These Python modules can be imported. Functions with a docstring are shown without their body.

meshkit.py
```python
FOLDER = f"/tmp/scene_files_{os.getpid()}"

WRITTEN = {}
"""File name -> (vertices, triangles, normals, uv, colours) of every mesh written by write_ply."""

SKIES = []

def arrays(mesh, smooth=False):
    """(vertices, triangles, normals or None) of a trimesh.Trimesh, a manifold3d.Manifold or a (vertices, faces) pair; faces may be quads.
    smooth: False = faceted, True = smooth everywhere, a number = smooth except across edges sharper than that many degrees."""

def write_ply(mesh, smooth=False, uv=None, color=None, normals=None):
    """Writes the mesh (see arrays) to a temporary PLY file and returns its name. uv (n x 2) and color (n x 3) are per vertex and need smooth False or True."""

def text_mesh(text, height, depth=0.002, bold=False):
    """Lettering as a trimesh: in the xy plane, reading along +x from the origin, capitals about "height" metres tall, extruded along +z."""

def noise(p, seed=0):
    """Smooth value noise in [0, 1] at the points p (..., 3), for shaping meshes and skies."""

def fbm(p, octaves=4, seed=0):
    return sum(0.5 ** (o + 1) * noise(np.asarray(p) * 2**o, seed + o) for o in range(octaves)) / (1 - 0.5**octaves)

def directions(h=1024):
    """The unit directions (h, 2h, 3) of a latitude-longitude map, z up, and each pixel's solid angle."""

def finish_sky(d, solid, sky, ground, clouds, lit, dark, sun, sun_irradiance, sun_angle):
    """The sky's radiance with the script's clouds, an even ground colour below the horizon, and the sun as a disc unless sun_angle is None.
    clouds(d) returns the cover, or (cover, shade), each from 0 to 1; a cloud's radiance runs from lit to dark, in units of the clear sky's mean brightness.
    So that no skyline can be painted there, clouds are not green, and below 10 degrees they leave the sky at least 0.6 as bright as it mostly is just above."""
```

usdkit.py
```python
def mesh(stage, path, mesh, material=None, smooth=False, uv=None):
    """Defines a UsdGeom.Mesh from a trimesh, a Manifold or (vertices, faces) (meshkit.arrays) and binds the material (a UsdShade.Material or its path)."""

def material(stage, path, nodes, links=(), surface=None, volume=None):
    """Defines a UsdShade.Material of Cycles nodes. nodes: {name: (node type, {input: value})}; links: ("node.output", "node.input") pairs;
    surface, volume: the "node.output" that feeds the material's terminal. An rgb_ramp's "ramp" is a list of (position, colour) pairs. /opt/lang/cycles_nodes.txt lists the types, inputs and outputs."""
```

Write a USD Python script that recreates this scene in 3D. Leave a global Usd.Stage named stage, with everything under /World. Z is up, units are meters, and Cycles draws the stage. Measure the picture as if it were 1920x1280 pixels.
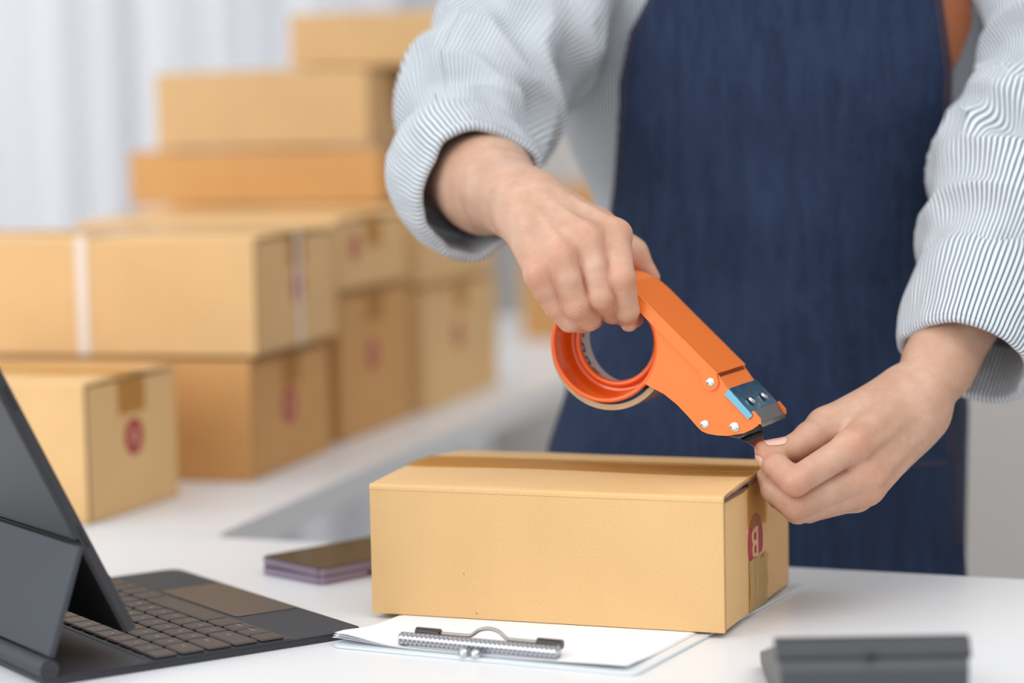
import math, random
import numpy as np, trimesh, usdkit, meshkit
from shapely.geometry import Polygon, Point, box as sbox, LineString
from shapely import affinity
from pxr import Usd, UsdGeom, UsdLux, UsdShade, Gf, Sdf, Vt

stage = Usd.Stage.CreateInMemory()
UsdGeom.SetStageUpAxis(stage, 'Z'); UsdGeom.SetStageMetersPerUnit(stage, 1.0)
UsdGeom.Xform.Define(stage, '/World'); UsdGeom.Scope.Define(stage, '/World/Looks')
rng = random.Random(7)

# ------------------------------------------------------------------ camera
FPX, PITCH, ROLL, ZC = 4400.0, 0.0906, -0.0207, 1.079
cp, sp, cr, sr = math.cos(PITCH), math.sin(PITCH), math.cos(ROLL), math.sin(ROLL)
fwd, r0, d0 = np.array([0, cp, -sp]), np.array([1.0, 0, 0]), np.array([0, -sp, -cp])
right, down = cr * r0 - sr * d0, sr * r0 + cr * d0
cam = UsdGeom.Camera.Define(stage, '/World/camera')
cam.CreateHorizontalApertureAttr(36.0); cam.CreateVerticalApertureAttr(24.0)
cam.CreateFocalLengthAttr(36.0 * FPX / 1920)
cam.CreateFStopAttr(2.6); cam.CreateFocusDistanceAttr(1.56)
cam.CreateClippingRangeAttr(Gf.Vec2f(0.1, 100))
M = np.eye(4); M[0, :3], M[1, :3], M[2, :3], M[3, :3] = right, -down, -fwd, (0, 0, ZC)
cam.AddTransformOp().Set(Gf.Matrix4d(M.tolist()))
cam.CreateExposureAttr(-0.06)

# ------------------------------------------------------------------ light
dome = UsdLux.DomeLight.Define(stage, '/World/sky'); dome.CreateIntensityAttr(0.40); dome.CreateColorAttr(Gf.Vec3f(0.94, 0.97, 1.0))
def rect_light(name, pos, target, w, h, power, color):
    L = UsdLux.RectLight.Define(stage, '/World/' + name)
    L.CreateWidthAttr(w); L.CreateHeightAttr(h); L.CreateIntensityAttr(power); L.CreateColorAttr(Gf.Vec3f(*color))
    z = np.array(pos, float) - np.array(target, float); z /= np.linalg.norm(z)
    x = np.cross([0, 0, 1.0], z); x /= np.linalg.norm(x); y = np.cross(z, x)
    m = np.eye(4); m[0, :3], m[1, :3], m[2, :3], m[3, :3] = x, y, z, pos
    L.AddTransformOp().Set(Gf.Matrix4d(m.tolist()))
rect_light('daylight_front', (-2.4, -0.1, 2.1), (0.0, 1.7, 0.85), 2.2, 1.8, 3.3, (1.0, 0.99, 0.985))
rect_light('ceiling_panel', (0.75, 0.75, 2.75), (0.35, 1.55, 0.8), 1.8, 1.4, 1.9, (1.0, 0.99, 0.985))
rect_light('daylight_window', (-1.0, 5.9, 1.5), (-0.6, 4.0, 1.2), 1.6, 1.8, 1.3, (0.96, 0.98, 1.0))
rect_light('daylight_left', (-3.2, 3.0, 1.9), (-0.3, 2.4, 0.9), 2.0, 1.8, 0.3, (0.95, 0.98, 1.0))

# ------------------------------------------------------------------ helpers
used, mats, frames = {}, {}, {'/World': np.eye(4)}
def at(px, py, Y):
    """The world point on the plane y = Y that the photograph shows at that pixel."""
    v = fwd * FPX + right * (px - 960) + down * (py - 640)
    return np.array([0, 0, ZC]) + v * (Y / v[1])
def atz(px, py, z):
    v = fwd * FPX + right * (px - 960) + down * (py - 640)
    return np.array([0, 0, ZC]) + v * ((z - ZC) / v[2])
def numbered(base):
    n = used.get(base, 0); used[base] = n + 1
    return base if n == 0 else '%s_%03d' % (base, n)
def put(prim, label=None, cat=None, group=None, kind=None):
    for k, v in (('label', label), ('category', cat), ('group', group), ('kind', kind)):
        if v: prim.SetCustomDataByKey(k, v)
    return prim
def thing(name, label, cat, loc=(0, 0, 0), rotz=0.0, group=None, kind=None):
    path = '/World/' + numbered('/World/' + name).split('/World/')[1]
    x = UsdGeom.Xform.Define(stage, path)
    x.AddTranslateOp().Set(Gf.Vec3d(*map(float, loc))); x.AddRotateZOp().Set(math.degrees(rotz))
    m = np.eye(4); c, s = math.cos(rotz), math.sin(rotz)
    m[:2, :2] = [[c, -s], [s, c]]; m[:3, 3] = loc
    frames[path] = m
    put(x.GetPrim(), label, cat, group, kind)
    return path
def tm(m):
    if isinstance(m, trimesh.Trimesh): return np.array(m.vertices, float), np.array(m.faces)
    v, f, _ = meshkit.arrays(m, False)
    return v, f
def obj(name, mesh, mat, parent='/World', smooth=False, uv=None, local=False, label=None, cat=None, group=None, kind=None, prim=None):
    """One Mesh prim; the mesh is given in world space unless local."""
    path = numbered(parent + '/' + name)
    v, f = tm(mesh)
    fr = frames[parent]
    if not local: v = (v - fr[:3, 3]) @ fr[:3, :3]
    g = usdkit.mesh(stage, path, (v, f), mat, smooth=smooth, uv=uv)
    frames[path] = fr
    if prim:
        for k, val in prim.items():
            UsdGeom.PrimvarsAPI(g).CreatePrimvar(k, Sdf.ValueTypeNames.Color3fArray, 'vertex').Set(Vt.Vec3fArray.FromNumpy(np.asarray(val, np.float32)))
    put(g.GetPrim(), label, cat, group, kind)
    return path
def cat_(*ms): return trimesh.util.concatenate([m if isinstance(m, trimesh.Trimesh) else trimesh.Trimesh(*tm(m), process=False) for m in ms])
def rot2(a): return np.array([[math.cos(a), -math.sin(a), 0], [math.sin(a), math.cos(a), 0], [0, 0, 1.0]])
def move(m, R=None, t=(0, 0, 0)):
    m = m.copy(); v = np.array(m.vertices)
    if R is not None: v = v @ np.asarray(R).T
    m.vertices = v + np.asarray(t); return m
def rbox(sx, sy, sz, b=0.002, c=(0, 0, 0)):
    """Box with chamfered edges, centre c."""
    b = min(b, 0.45 * min(sx, sy, sz)); pts = []
    for k in range(3):
        h = np.array([sx, sy, sz]) / 2 - b; h[k] += b
        for q in np.ndindex(2, 2, 2): pts.append(h * (2 * np.array(q) - 1))
    return move(trimesh.convex.convex_hull(np.array(pts)), t=c)
def cylinder(p0, p1, r, n=24, r2=None):
    p0, p1 = np.asarray(p0, float), np.asarray(p1, float)
    return tube([p0, p1], [r, r if r2 is None else r2], n)
def frame_at(t):
    a = np.cross(t, [0, 0, 1.0] if abs(t[2]) < 0.9 else [1.0, 0, 0]); a /= np.linalg.norm(a)
    return a, np.cross(t, a)
def tube(P, r, n=12, closed_ends=True):
    P = np.asarray(P, float); r = np.broadcast_to(r, len(P)).astype(float)
    T = np.gradient(P, axis=0); T /= np.linalg.norm(T, axis=1, keepdims=True)
    a, _ = frame_at(T[0]); V = []
    for p, t, rad in zip(P, T, r):
        a = a - t * (a @ t); a /= np.linalg.norm(a); b = np.cross(t, a)
        th = np.arange(n) * 2 * np.pi / n
        V.append(p + rad * (np.cos(th)[:, None] * a + np.sin(th)[:, None] * b))
    V = np.vstack(V); F = []
    for i in range(len(P) - 1):
        for j in range(n):
            k = (j + 1) % n
            F += [[i * n + j, i * n + k, (i + 1) * n + k], [i * n + j, (i + 1) * n + k, (i + 1) * n + j]]
    if closed_ends:
        m = len(V); V = np.vstack([V, P[:1], P[-1:]]); e = (len(P) - 1) * n
        for j in range(n):
            k = (j + 1) % n
            F += [[m, k, j], [m + 1, e + j, e + k]]
    return trimesh.Trimesh(V, F, process=False)
def lathe(profile, n=64):
    """Revolves a closed (r, h) profile about the z axis."""
    p = np.asarray(profile, float); m = len(p); th = np.arange(n) * 2 * np.pi / n
    V = np.stack([p[None, :, 0] * np.cos(th)[:, None], p[None, :, 0] * np.sin(th)[:, None], np.broadcast_to(p[:, 1], (n, m))], -1).reshape(-1, 3)
    F = []
    for i in range(n):
        for j in range(m):
            a, b, c, d = i * m + j, ((i + 1) % n) * m + j, ((i + 1) % n) * m + (j + 1) % m, i * m + (j + 1) % m
            F += [[a, b, c], [a, c, d]]
    return trimesh.Trimesh(V, F, process=False)
def extrude(poly, h):
    return trimesh.util.concatenate([trimesh.creation.extrude_polygon(g, h, engine='earcut') for g in getattr(poly, 'geoms', [poly])])
def spline(P, n):
    """Catmull-Rom through the rows of P, resampled to n rows."""
    P = np.asarray(P, float); Q = np.vstack([2 * P[0] - P[1], P, 2 * P[-1] - P[-2]]); t = np.linspace(0, len(P) - 1, n)
    i = np.minimum(t.astype(int), len(P) - 2); u = (t - i)[:, None]
    a, b, c, d = Q[i], Q[i + 1], Q[i + 2], Q[i + 3]
    return 0.5 * (2 * b + (c - a) * u + (2 * a - 5 * b + 4 * c - d) * u**2 + (3 * b - a - 3 * c + d) * u**3)
def grid_faces(n, m):
    i, j = np.meshgrid(np.arange(n - 1), np.arange(m - 1), indexing='ij'); a = (i * m + j).ravel()
    return np.vstack([np.stack([a, a + 1, a + m + 1], 1), np.stack([a, a + m + 1, a + m], 1)])
def sheet(G, thick, N=None):
    """A grid of points (n, m, 3) as a closed sheet; thickness goes against the grid's normal."""
    n, m = G.shape[:2]; du, dv = np.gradient(G, axis=0), np.gradient(G, axis=1)
    if N is None:
        N = np.cross(du, dv); N /= np.linalg.norm(N, axis=-1, keepdims=True) + 1e-12
    A, B = G.reshape(-1, 3), (G - N * thick).reshape(-1, 3)
    f = grid_faces(n, m); k = n * m; F = [f, f[:, ::-1] + k]
    ring = [(i, 0) for i in range(n)] + [(n - 1, j) for j in range(1, m)] + [(i, m - 1) for i in range(n - 2, -1, -1)] + [(0, j) for j in range(m - 2, 0, -1)]
    ids = [i * m + j for i, j in ring]; E = []
    for p, q in zip(ids, ids[1:] + ids[:1]): E += [[p, p + k, q + k], [p, q + k, q]]
    m_ = trimesh.Trimesh(np.vstack([A, B]), np.vstack(F + [np.array(E)]), process=False)
    return m_
def text_world(s, h, depth, origin, ex, ez, bold=False):
    """Lettering: reads along ex, its capitals rise along ez."""
    t = meshkit.text_mesh(s, h, depth, bold); ex, ez = np.asarray(ex, float), np.asarray(ez, float)
    return move(t, np.stack([ex, ez, np.cross(ex, ez)], 1), origin)

# ------------------------------------------------------------------ materials
def mat(name, nodes, links=(), surface='p.BSDF'):
    mats[name] = usdkit.material(stage, '/World/Looks/' + name, nodes, links, surface); return mats[name]
def plain(name, col, rough=0.5, **k):
    return mat(name, {'p': ('principled_bsdf', {'base_color': col, 'roughness': rough, **k})})
def cardboard(name, col, fleck=0.10):
    c = np.array(col)
    mat(name, {
        'tc': ('texture_coordinate', {}), 'oi': ('object_info', {}),
        'mp': ('mapping', {'scale': (1.0, 1.0, 5.0)}),
        'fib': ('noise_texture', {'scale': 1100.0, 'detail': 3.0, 'roughness': 0.6}),
        'bl': ('noise_texture', {'scale': 9.0, 'detail': 3.0}),
        'v': ('voronoi_texture', {'scale': 55.0, 'randomness': 1.0}),
        'spot': ('map_range', {'from_min': 0.035, 'from_max': 0.06, 'to_min': 1.0, 'to_max': 0.0, 'clamp': True}),
        'spn': ('noise_texture', {'scale': 14.0, 'detail': 1.0}), 'spm': ('map_range', {'from_min': 0.52, 'from_max': 0.62, 'to_min': 0.0, 'to_max': 0.55, 'clamp': True}),
        'spx': ('math', {'math_type': 'multiply'}),
        'r1': ('rgb_ramp', {'ramp': [(0.25, c * (1 - 1.6 * fleck)), (0.5, c), (0.75, np.minimum(c * (1 + 1.1 * fleck), 1))]}),
        'r2': ('rgb_ramp', {'ramp': [(0.3, (0.93, 0.92, 0.90)), (0.7, (1.04, 1.03, 1.02))]}),
        'm': ('mix', {'mix_type': 'multiply', 'fac': 1.0}), 'm2': ('mix', {'mix_type': 'mix', 'color2': tuple(c * 0.32)}),
        'bp': ('bump', {'strength': 0.05, 'distance': 0.0004}),
        'p': ('principled_bsdf', {'roughness': 0.62, 'specular_ior_level': 0.35})},
        [('tc.object', 'mp.vector'), ('tc.object', 'fib.vector'), ('tc.object', 'bl.vector'), ('tc.object', 'v.vector'), ('tc.object', 'spn.vector'),
         ('fib.fac', 'r1.fac'), ('bl.fac', 'r2.fac'), ('r1.color', 'm.color1'), ('r2.color', 'm.color2'), ('v.distance', 'spot.value'),
         ('spn.fac', 'spm.value'), ('spot.result', 'spx.value1'), ('spm.result', 'spx.value2'), ('spx.value', 'm2.fac'), ('m.color', 'm2.color1'),
         ('m2.color', 'p.base_color'), ('fib.fac', 'bp.height'), ('bp.normal', 'p.normal')])
cardboard('carton', (0.74, 0.47, 0.215))
cardboard('carton_pale', (0.63, 0.405, 0.19), 0.05)
cardboard('carton_orange', (0.60, 0.315, 0.11), 0.05)
plain('corrugated_edge', (0.13, 0.075, 0.04), 0.9)
plain('emblem_red', (0.40, 0.035, 0.045), 0.55)
plain('emblem_paper', (0.70, 0.42, 0.23), 0.6)
plain('strap_white', (0.78, 0.68, 0.60), 0.4)
def tape_mat(name, tint, fac, rough=0.18, bump=0.3, base=None):
    mat(name, {'tc': ('texture_coordinate', {}), 'n': ('noise_texture', {'scale': 60.0, 'detail': 4.0, 'distortion': 1.5}),
               'bp': ('bump', {'strength': bump, 'distance': 0.0008}), 't': ('transparent_bsdf', {'color': tint}),
               'p': ('principled_bsdf', {'base_color': base or tuple(0.62 * np.array(tint) ** 1.6), 'roughness': rough, 'specular_ior_level': 0.35}),
               'm': ('mix_closure', {'fac': fac})},
        [('tc.object', 'n.vector'), ('n.fac', 'bp.height'), ('bp.normal', 'p.normal'), ('t.BSDF', 'm.closure1'), ('p.BSDF', 'm.closure2')], 'm.closure')
tape_mat('brown_tape', (0.945, 0.83, 0.58), 0.16, 0.25)
tape_mat('torn_tape', (0.97, 0.90, 0.70), 0.42, 0.22, 1.0, (0.62, 0.46, 0.22))
tape_mat('dull_film', (0.85, 0.80, 0.78), 0.16, 0.3, 0.1)
mat('clear_tape', {'d': ('diffuse_bsdf', {'color': (0.75, 0.68, 0.58)}), 'm2': ('mix_closure', {'fac': 0.30}), 't': ('transparent_bsdf', {'color': (0.93, 0.91, 0.87)}), 'g': ('glossy_bsdf', {'color': (0.9, 0.9, 0.9), 'roughness': 0.08}), 'f': ('fresnel', {'IOR': 1.6}), 'm': ('mix_closure', {})},
    [('f.fac', 'm.fac'), ('t.BSDF', 'm2.closure1'), ('d.BSDF', 'm2.closure2'), ('m2.closure', 'm.closure1'), ('g.BSDF', 'm.closure2')], 'm.closure')
mat('table_white', {'tc': ('texture_coordinate', {}), 'n': ('noise_texture', {'scale': 300.0, 'detail': 2.0}), 'bp': ('bump', {'strength': 0.05, 'distance': 0.0005}),
                    'p': ('principled_bsdf', {'base_color': (0.745, 0.75, 0.76), 'roughness': 0.34, 'specular_ior_level': 0.45})},
    [('tc.object', 'n.vector'), ('n.fac', 'bp.height'), ('bp.normal', 'p.normal')])
plain('wall_paint', (0.52, 0.49, 0.465), 0.8)
plain('floor_grey', (0.42, 0.40, 0.385), 0.5)
plain('steel_leg', (0.55, 0.55, 0.56), 0.35, metallic=1.0)
plain('window_frame', (0.8, 0.8, 0.8), 0.4)
mat('window_glass', {'t': ('transparent_bsdf', {}), 'g': ('glossy_bsdf', {'roughness': 0.02}), 'f': ('fresnel', {'IOR': 1.45}), 'm': ('mix_closure', {})},
    [('f.fac', 'm.fac'), ('t.BSDF', 'm.closure1'), ('g.BSDF', 'm.closure2')], 'm.closure')
mat('sheer', {'d': ('diffuse_bsdf', {'color': (0.88, 0.88, 0.90)}), 'r': ('translucent_bsdf', {'color': (0.9, 0.9, 0.92)}), 't': ('transparent_bsdf', {}), 'm': ('mix_closure', {'fac': 0.5}), 'm2': ('mix_closure', {'fac': 0.15})},
    [('d.BSDF', 'm.closure1'), ('r.BSDF', 'm.closure2'), ('m.closure', 'm2.closure1'), ('t.BSDF', 'm2.closure2')], 'm2.closure')
def metal_paint(name, col, rough=0.33):
    mat(name, {'tc': ('texture_coordinate', {}), 'n': ('noise_texture', {'scale': 350.0, 'detail': 2.0}), 'bp': ('bump', {'strength': 0.06, 'distance': 0.0003}),
               'p': ('principled_bsdf', {'base_color': col, 'roughness': rough, 'coat_weight': 0.25, 'coat_roughness': 0.12})},
        [('tc.object', 'n.vector'), ('n.fac', 'bp.height'), ('bp.normal', 'p.normal')])
metal_paint('orange_paint', (0.86, 0.192, 0.022))
plain('orange_plastic', (0.80, 0.115, 0.010), 0.16, specular_ior_level=0.6)
plain('chrome', (0.62, 0.63, 0.64), 0.16, metallic=1.0)
plain('wire_steel', (0.30, 0.28, 0.28), 0.25, metallic=1.0)
plain('rivet_steel', (0.80, 0.80, 0.80), 0.28, metallic=1.0)
mat('blue_zinc', {'tc': ('texture_coordinate', {}), 'n': ('noise_texture', {'scale': 160.0, 'detail': 5.0}), 'r': ('rgb_ramp', {'ramp': [(0.35, (0.05, 0.16, 0.28)), (0.62, (0.08, 0.24, 0.38)), (0.72, (0.35, 0.55, 0.66))]}),
                  'p': ('principled_bsdf', {'roughness': 0.22, 'metallic': 0.85})}, [('tc.object', 'n.vector'), ('n.fac', 'r.fac'), ('r.color', 'p.base_color')])
plain('blue_zinc_bright', (0.20, 0.46, 0.60), 0.3, metallic=0.8)
plain('blade_steel', (0.27, 0.27, 0.28), 0.35, metallic=1.0)
plain('black_rubber', (0.018, 0.018, 0.02), 0.45)
plain('dark_slot', (0.12, 0.015, 0.002), 0.8)
plain('core_paper', (0.62, 0.55, 0.50), 0.7)
plain('ink_blue', (0.035, 0.045, 0.16), 0.6)
mat('tape_roll', {'tc': ('texture_coordinate', {}), 'mp': ('mapping', {'scale': (1, 1, 1)}), 'n': ('noise_texture', {'scale': 40.0, 'detail': 3.0}), 'r': ('rgb_ramp', {'ramp': [(0.3, (0.40, 0.24, 0.11)), (0.7, (0.56, 0.37, 0.19))]}),
                  'p': ('principled_bsdf', {'roughness': 0.14, 'coat_weight': 0.6})}, [('tc.object', 'n.vector'), ('n.fac', 'r.fac'), ('r.color', 'p.base_color')])
# skin: the knuckles' redness is a vertex attribute
mat('skin', {'tc': ('texture_coordinate', {}), 'at': ('attribute', {'attribute': 'blush'}), 'sx': ('separate_xyz', {}),
             'n': ('noise_texture', {'scale': 45.0, 'detail': 4.0, 'roughness': 0.6}), 'v': ('voronoi_texture', {'scale': 900.0}), 'n2': ('noise_texture', {'scale': 500.0, 'detail': 3.0}),
             'n3': ('noise_texture', {'scale': 130.0, 'detail': 3.0, 'distortion': 2.0}),
             'r': ('rgb_ramp', {'ramp': [(0.3, (0.465, 0.265, 0.175)), (0.55, (0.54, 0.325, 0.225)), (0.75, (0.60, 0.385, 0.285))]}),
             'm': ('mix', {'mix_type': 'mix', 'color2': (0.55, 0.205, 0.125)}), 'ms': ('math', {'math_type': 'multiply', 'value2': 0.75}),
             'ad': ('math', {'math_type': 'multiply_add', 'value2': 0.5}), 'ad2': ('math', {'math_type': 'multiply_add', 'value2': 1.2}),
             'bp': ('bump', {'strength': 0.16, 'distance': 0.0006}),
             'p': ('principled_bsdf', {'roughness': 0.46, 'specular_ior_level': 0.4, 'subsurface_weight': 0.22, 'subsurface_scale': 0.004, 'subsurface_radius': (1.0, 0.35, 0.18)})},
    [('tc.object', 'n.vector'), ('tc.object', 'v.vector'), ('tc.object', 'n2.vector'), ('tc.object', 'n3.vector'), ('n.fac', 'r.fac'), ('r.color', 'm.color1'), ('at.vector', 'sx.vector'), ('sx.x', 'ms.value1'), ('ms.value', 'm.fac'), ('m.color', 'p.base_color'),
     ('v.distance', 'ad.value1'), ('n2.fac', 'ad.value3'), ('n3.fac', 'ad2.value1'), ('ad.value', 'ad2.value3'), ('ad2.value', 'bp.height'), ('bp.normal', 'p.normal')])
plain('nail', (0.72, 0.43, 0.34), 0.28, coat_weight=0.3)
def striped(name, base, line, period, width, gain=1.0):
    """Cloth with woven stripes that run along v; u is in metres round the sleeve."""
    mat(name, {'uv': ('texture_coordinate', {}), 'sx': ('separate_xyz', {}), 'd': ('math', {'math_type': 'divide', 'value2': period}), 'f': ('math', {'math_type': 'fraction'}),
               's': ('math', {'math_type': 'subtract', 'value2': 0.5}), 'a': ('math', {'math_type': 'absolute'}),
               'mr': ('map_range', {'from_min': width / 2 - 0.05, 'from_max': width / 2 + 0.05, 'to_min': 1.0, 'to_max': 0.0, 'clamp': True}),
               'mx': ('mix', {'mix_type': 'mix', 'color1': base, 'color2': line}), 'n': ('noise_texture', {'scale': 700.0, 'detail': 2.0}), 'w': ('noise_texture', {'scale': 38.0, 'detail': 3.0, 'distortion': 0.6}),
               'ad': ('math', {'math_type': 'multiply_add', 'value2': 6.0}),
               'bp': ('bump', {'strength': 0.35, 'distance': 0.0012}),
               'p': ('principled_bsdf', {'roughness': 0.85, 'sheen_weight': 0.15, 'specular_ior_level': 0.2}), 'tr': ('translucent_bsdf', {}), 'ms': ('mix_closure', {'fac': 0.12})},
        [('uv.UV', 'sx.vector'), ('sx.x', 'd.value1'), ('d.value', 'f.value1'), ('f.value', 's.value1'), ('s.value', 'a.value1'), ('a.value', 'mr.value'), ('mr.result', 'mx.fac'),
         ('uv.object', 'n.vector'), ('uv.object', 'w.vector'), ('w.fac', 'ad.value1'), ('n.fac', 'ad.value3'), ('ad.value', 'bp.height'), ('bp.normal', 'p.normal'), ('mx.color', 'p.base_color'), ('mx.color', 'tr.color'), ('p.BSDF', 'ms.closure1'), ('tr.BSDF', 'ms.closure2')], 'ms.closure')
striped('shirt_cloth', (0.76, 0.775, 0.81), (0.040, 0.105, 0.140), 0.0036, 0.35)
def denim(name, dark, light):
    mat(name, {'tc': ('texture_coordinate', {}), 'mp': ('mapping', {'scale': (1.0, 1.0, 0.06)}), 'mp2': ('mapping', {'scale': (1.0, 1.0, 0.12)}),
               'n': ('noise_texture', {'scale': 900.0, 'detail': 3.0, 'roughness': 0.7}), 'n2': ('noise_texture', {'scale': 120.0, 'detail': 4.0}), 'n3': ('noise_texture', {'scale': 7.0, 'detail': 3.0}),
               'w': ('wave_texture', {'wave_type': 'bands', 'bands_direction': 'diagonal', 'scale': 420.0, 'distortion': 1.0}),
               'a1': ('math', {'math_type': 'multiply_add', 'value2': 0.55}), 'a2': ('math', {'math_type': 'multiply_add', 'value2': 0.35}), 'a3': ('math', {'math_type': 'multiply', 'value2': 0.35}),
               'r': ('rgb_ramp', {'ramp': [(0.46, dark), (0.76, light)]}), 'bp': ('bump', {'strength': 0.3, 'distance': 0.0006}),
               'p': ('principled_bsdf', {'roughness': 0.8, 'sheen_weight': 0.12, 'sheen_roughness': 0.4, 'sheen_tint': (0.5, 0.6, 0.8), 'specular_ior_level': 0.25})},
        [('tc.object', 'mp.vector'), ('tc.object', 'mp2.vector'), ('mp.vector', 'n.vector'), ('mp2.vector', 'n2.vector'), ('tc.object', 'n3.vector'), ('tc.object', 'w.vector'),
         ('n.fac', 'a1.value1'), ('n2.fac', 'a2.value1'), ('n3.fac', 'a3.value1'), ('a3.value', 'a2.value3'), ('a2.value', 'a1.value3'), ('a1.value', 'r.fac'), ('r.color', 'p.base_color'),
         ('w.fac', 'bp.height'), ('bp.normal', 'p.normal')])
denim('denim', (0.0055, 0.013, 0.038), (0.024, 0.042, 0.094))
denim('trouser_denim', (0.008, 0.013, 0.028), (0.025, 0.038, 0.070))
plain('stitch_thread', (0.13, 0.06, 0.045), 0.7)
plain('leather_strap', (0.36, 0.115, 0.045), 0.55)
plain('tablet_grey_shaded', (0.012, 0.012, 0.013), 0.6)  # tablet grey taken near black: shade behind the stand is in the colour
plain('tablet_edge', (0.050, 0.050, 0.056), 0.35, metallic=0.5)
plain('case_grey', (0.048, 0.053, 0.064), 0.6, specular_ior_level=0.3)
plain('case_back', (0.034, 0.037, 0.039), 0.45, specular_ior_level=0.35)
plain('case_deck', (0.038, 0.039, 0.045), 0.6, specular_ior_level=0.3)
plain('key_brown', (0.056, 0.042, 0.037), 0.42, specular_ior_level=0.35)
plain('trackpad_brown', (0.070, 0.054, 0.046), 0.36, specular_ior_level=0.35)
plain('key_print', (0.42, 0.38, 0.36), 0.5)
plain('screen_black', (0.008, 0.008, 0.009), 0.06)
plain('phone_glass', (0.018, 0.014, 0.012), 0.10, specular_ior_level=0.6)
plain('phone_lilac', (0.33, 0.25, 0.33), 0.28, metallic=0.7)
plain('phone_dark', (0.02, 0.025, 0.035), 0.3)
plain('paper_white', (0.86, 0.86, 0.89), 0.75)
plain('board_clear', (0.72, 0.77, 0.80), 0.25)
plain('clip_black', (0.02, 0.018, 0.018), 0.3)
mat('clip_knurl', {'tc': ('texture_coordinate', {}), 'mp': ('mapping', {'rotation': (0, 0, 0.785), 'scale': (1, 1, 1)}), 'c': ('checker_texture', {'scale': 430.0, 'color1': (0.22, 0.22, 0.24), 'color2': (0.62, 0.63, 0.65)}),
                   'bp': ('bump', {'strength': 0.5, 'distance': 0.0006}), 'p': ('principled_bsdf', {'metallic': 1.0, 'roughness': 0.3})},
    [('tc.object', 'mp.vector'), ('mp.vector', 'c.vector'), ('c.color', 'p.base_color'), ('c.fac', 'bp.height'), ('bp.normal', 'p.normal')])
plain('device_grey', (0.050, 0.054, 0.060), 0.45)
plain('device_dark', (0.028, 0.030, 0.034), 0.4)
plain('shoe_black', (0.02, 0.02, 0.02), 0.5)
plain('hair_black', (0.012, 0.010, 0.009), 0.45)
plain('lip', (0.55, 0.22, 0.18), 0.45)
plain('eye_white', (0.8, 0.78, 0.76), 0.2)
plain('iris', (0.03, 0.015, 0.01), 0.1)

# ------------------------------------------------------------------ the room
TA = math.radians(-22.0)                       # the table and the room stand turned to the camera
ex, ey, ez = np.array([math.cos(TA), math.sin(TA), 0]), np.array([-math.sin(TA), math.cos(TA), 0]), np.array([0, 0, 1.0])
ZT = 0.7465                                    # table top
def tab(x, y, z=0.0): return ex * x + ey * y + ez * z + np.array([0.0, 1.823, 0])      # table frame: origin at the middle of the back edge
def slab(x0, x1, y0, y1, z0, z1, b=0.004):
    m = rbox(x1 - x0, y1 - y0, z1 - z0, b, ((x0 + x1) / 2, (y0 + y1) / 2, (z0 + z1) / 2))
    return move(m, rot2(TA), (0, 1.823, 0))
obj('floor', slab(-3.6, 4.2, -2.6, 2.75, -0.05, 0.0), mats['floor_grey'], kind='structure')
WB = 2.6                                       # back wall behind the table's back edge
wx0, wx1, wz0, wz1 = -2.6, -1.30, 0.55, 2.3
wall = cat_(slab(-3.6, wx0, WB, WB + 0.15, 0, 2.7), slab(wx1, 4.2, WB, WB + 0.15, 0, 2.7), slab(wx0, wx1, WB, WB + 0.15, 0, wz0), slab(wx0, wx1, WB, WB + 0.15, wz1, 2.7))
obj('wall_back', wall, mats['wall_paint'], kind='structure')
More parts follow.
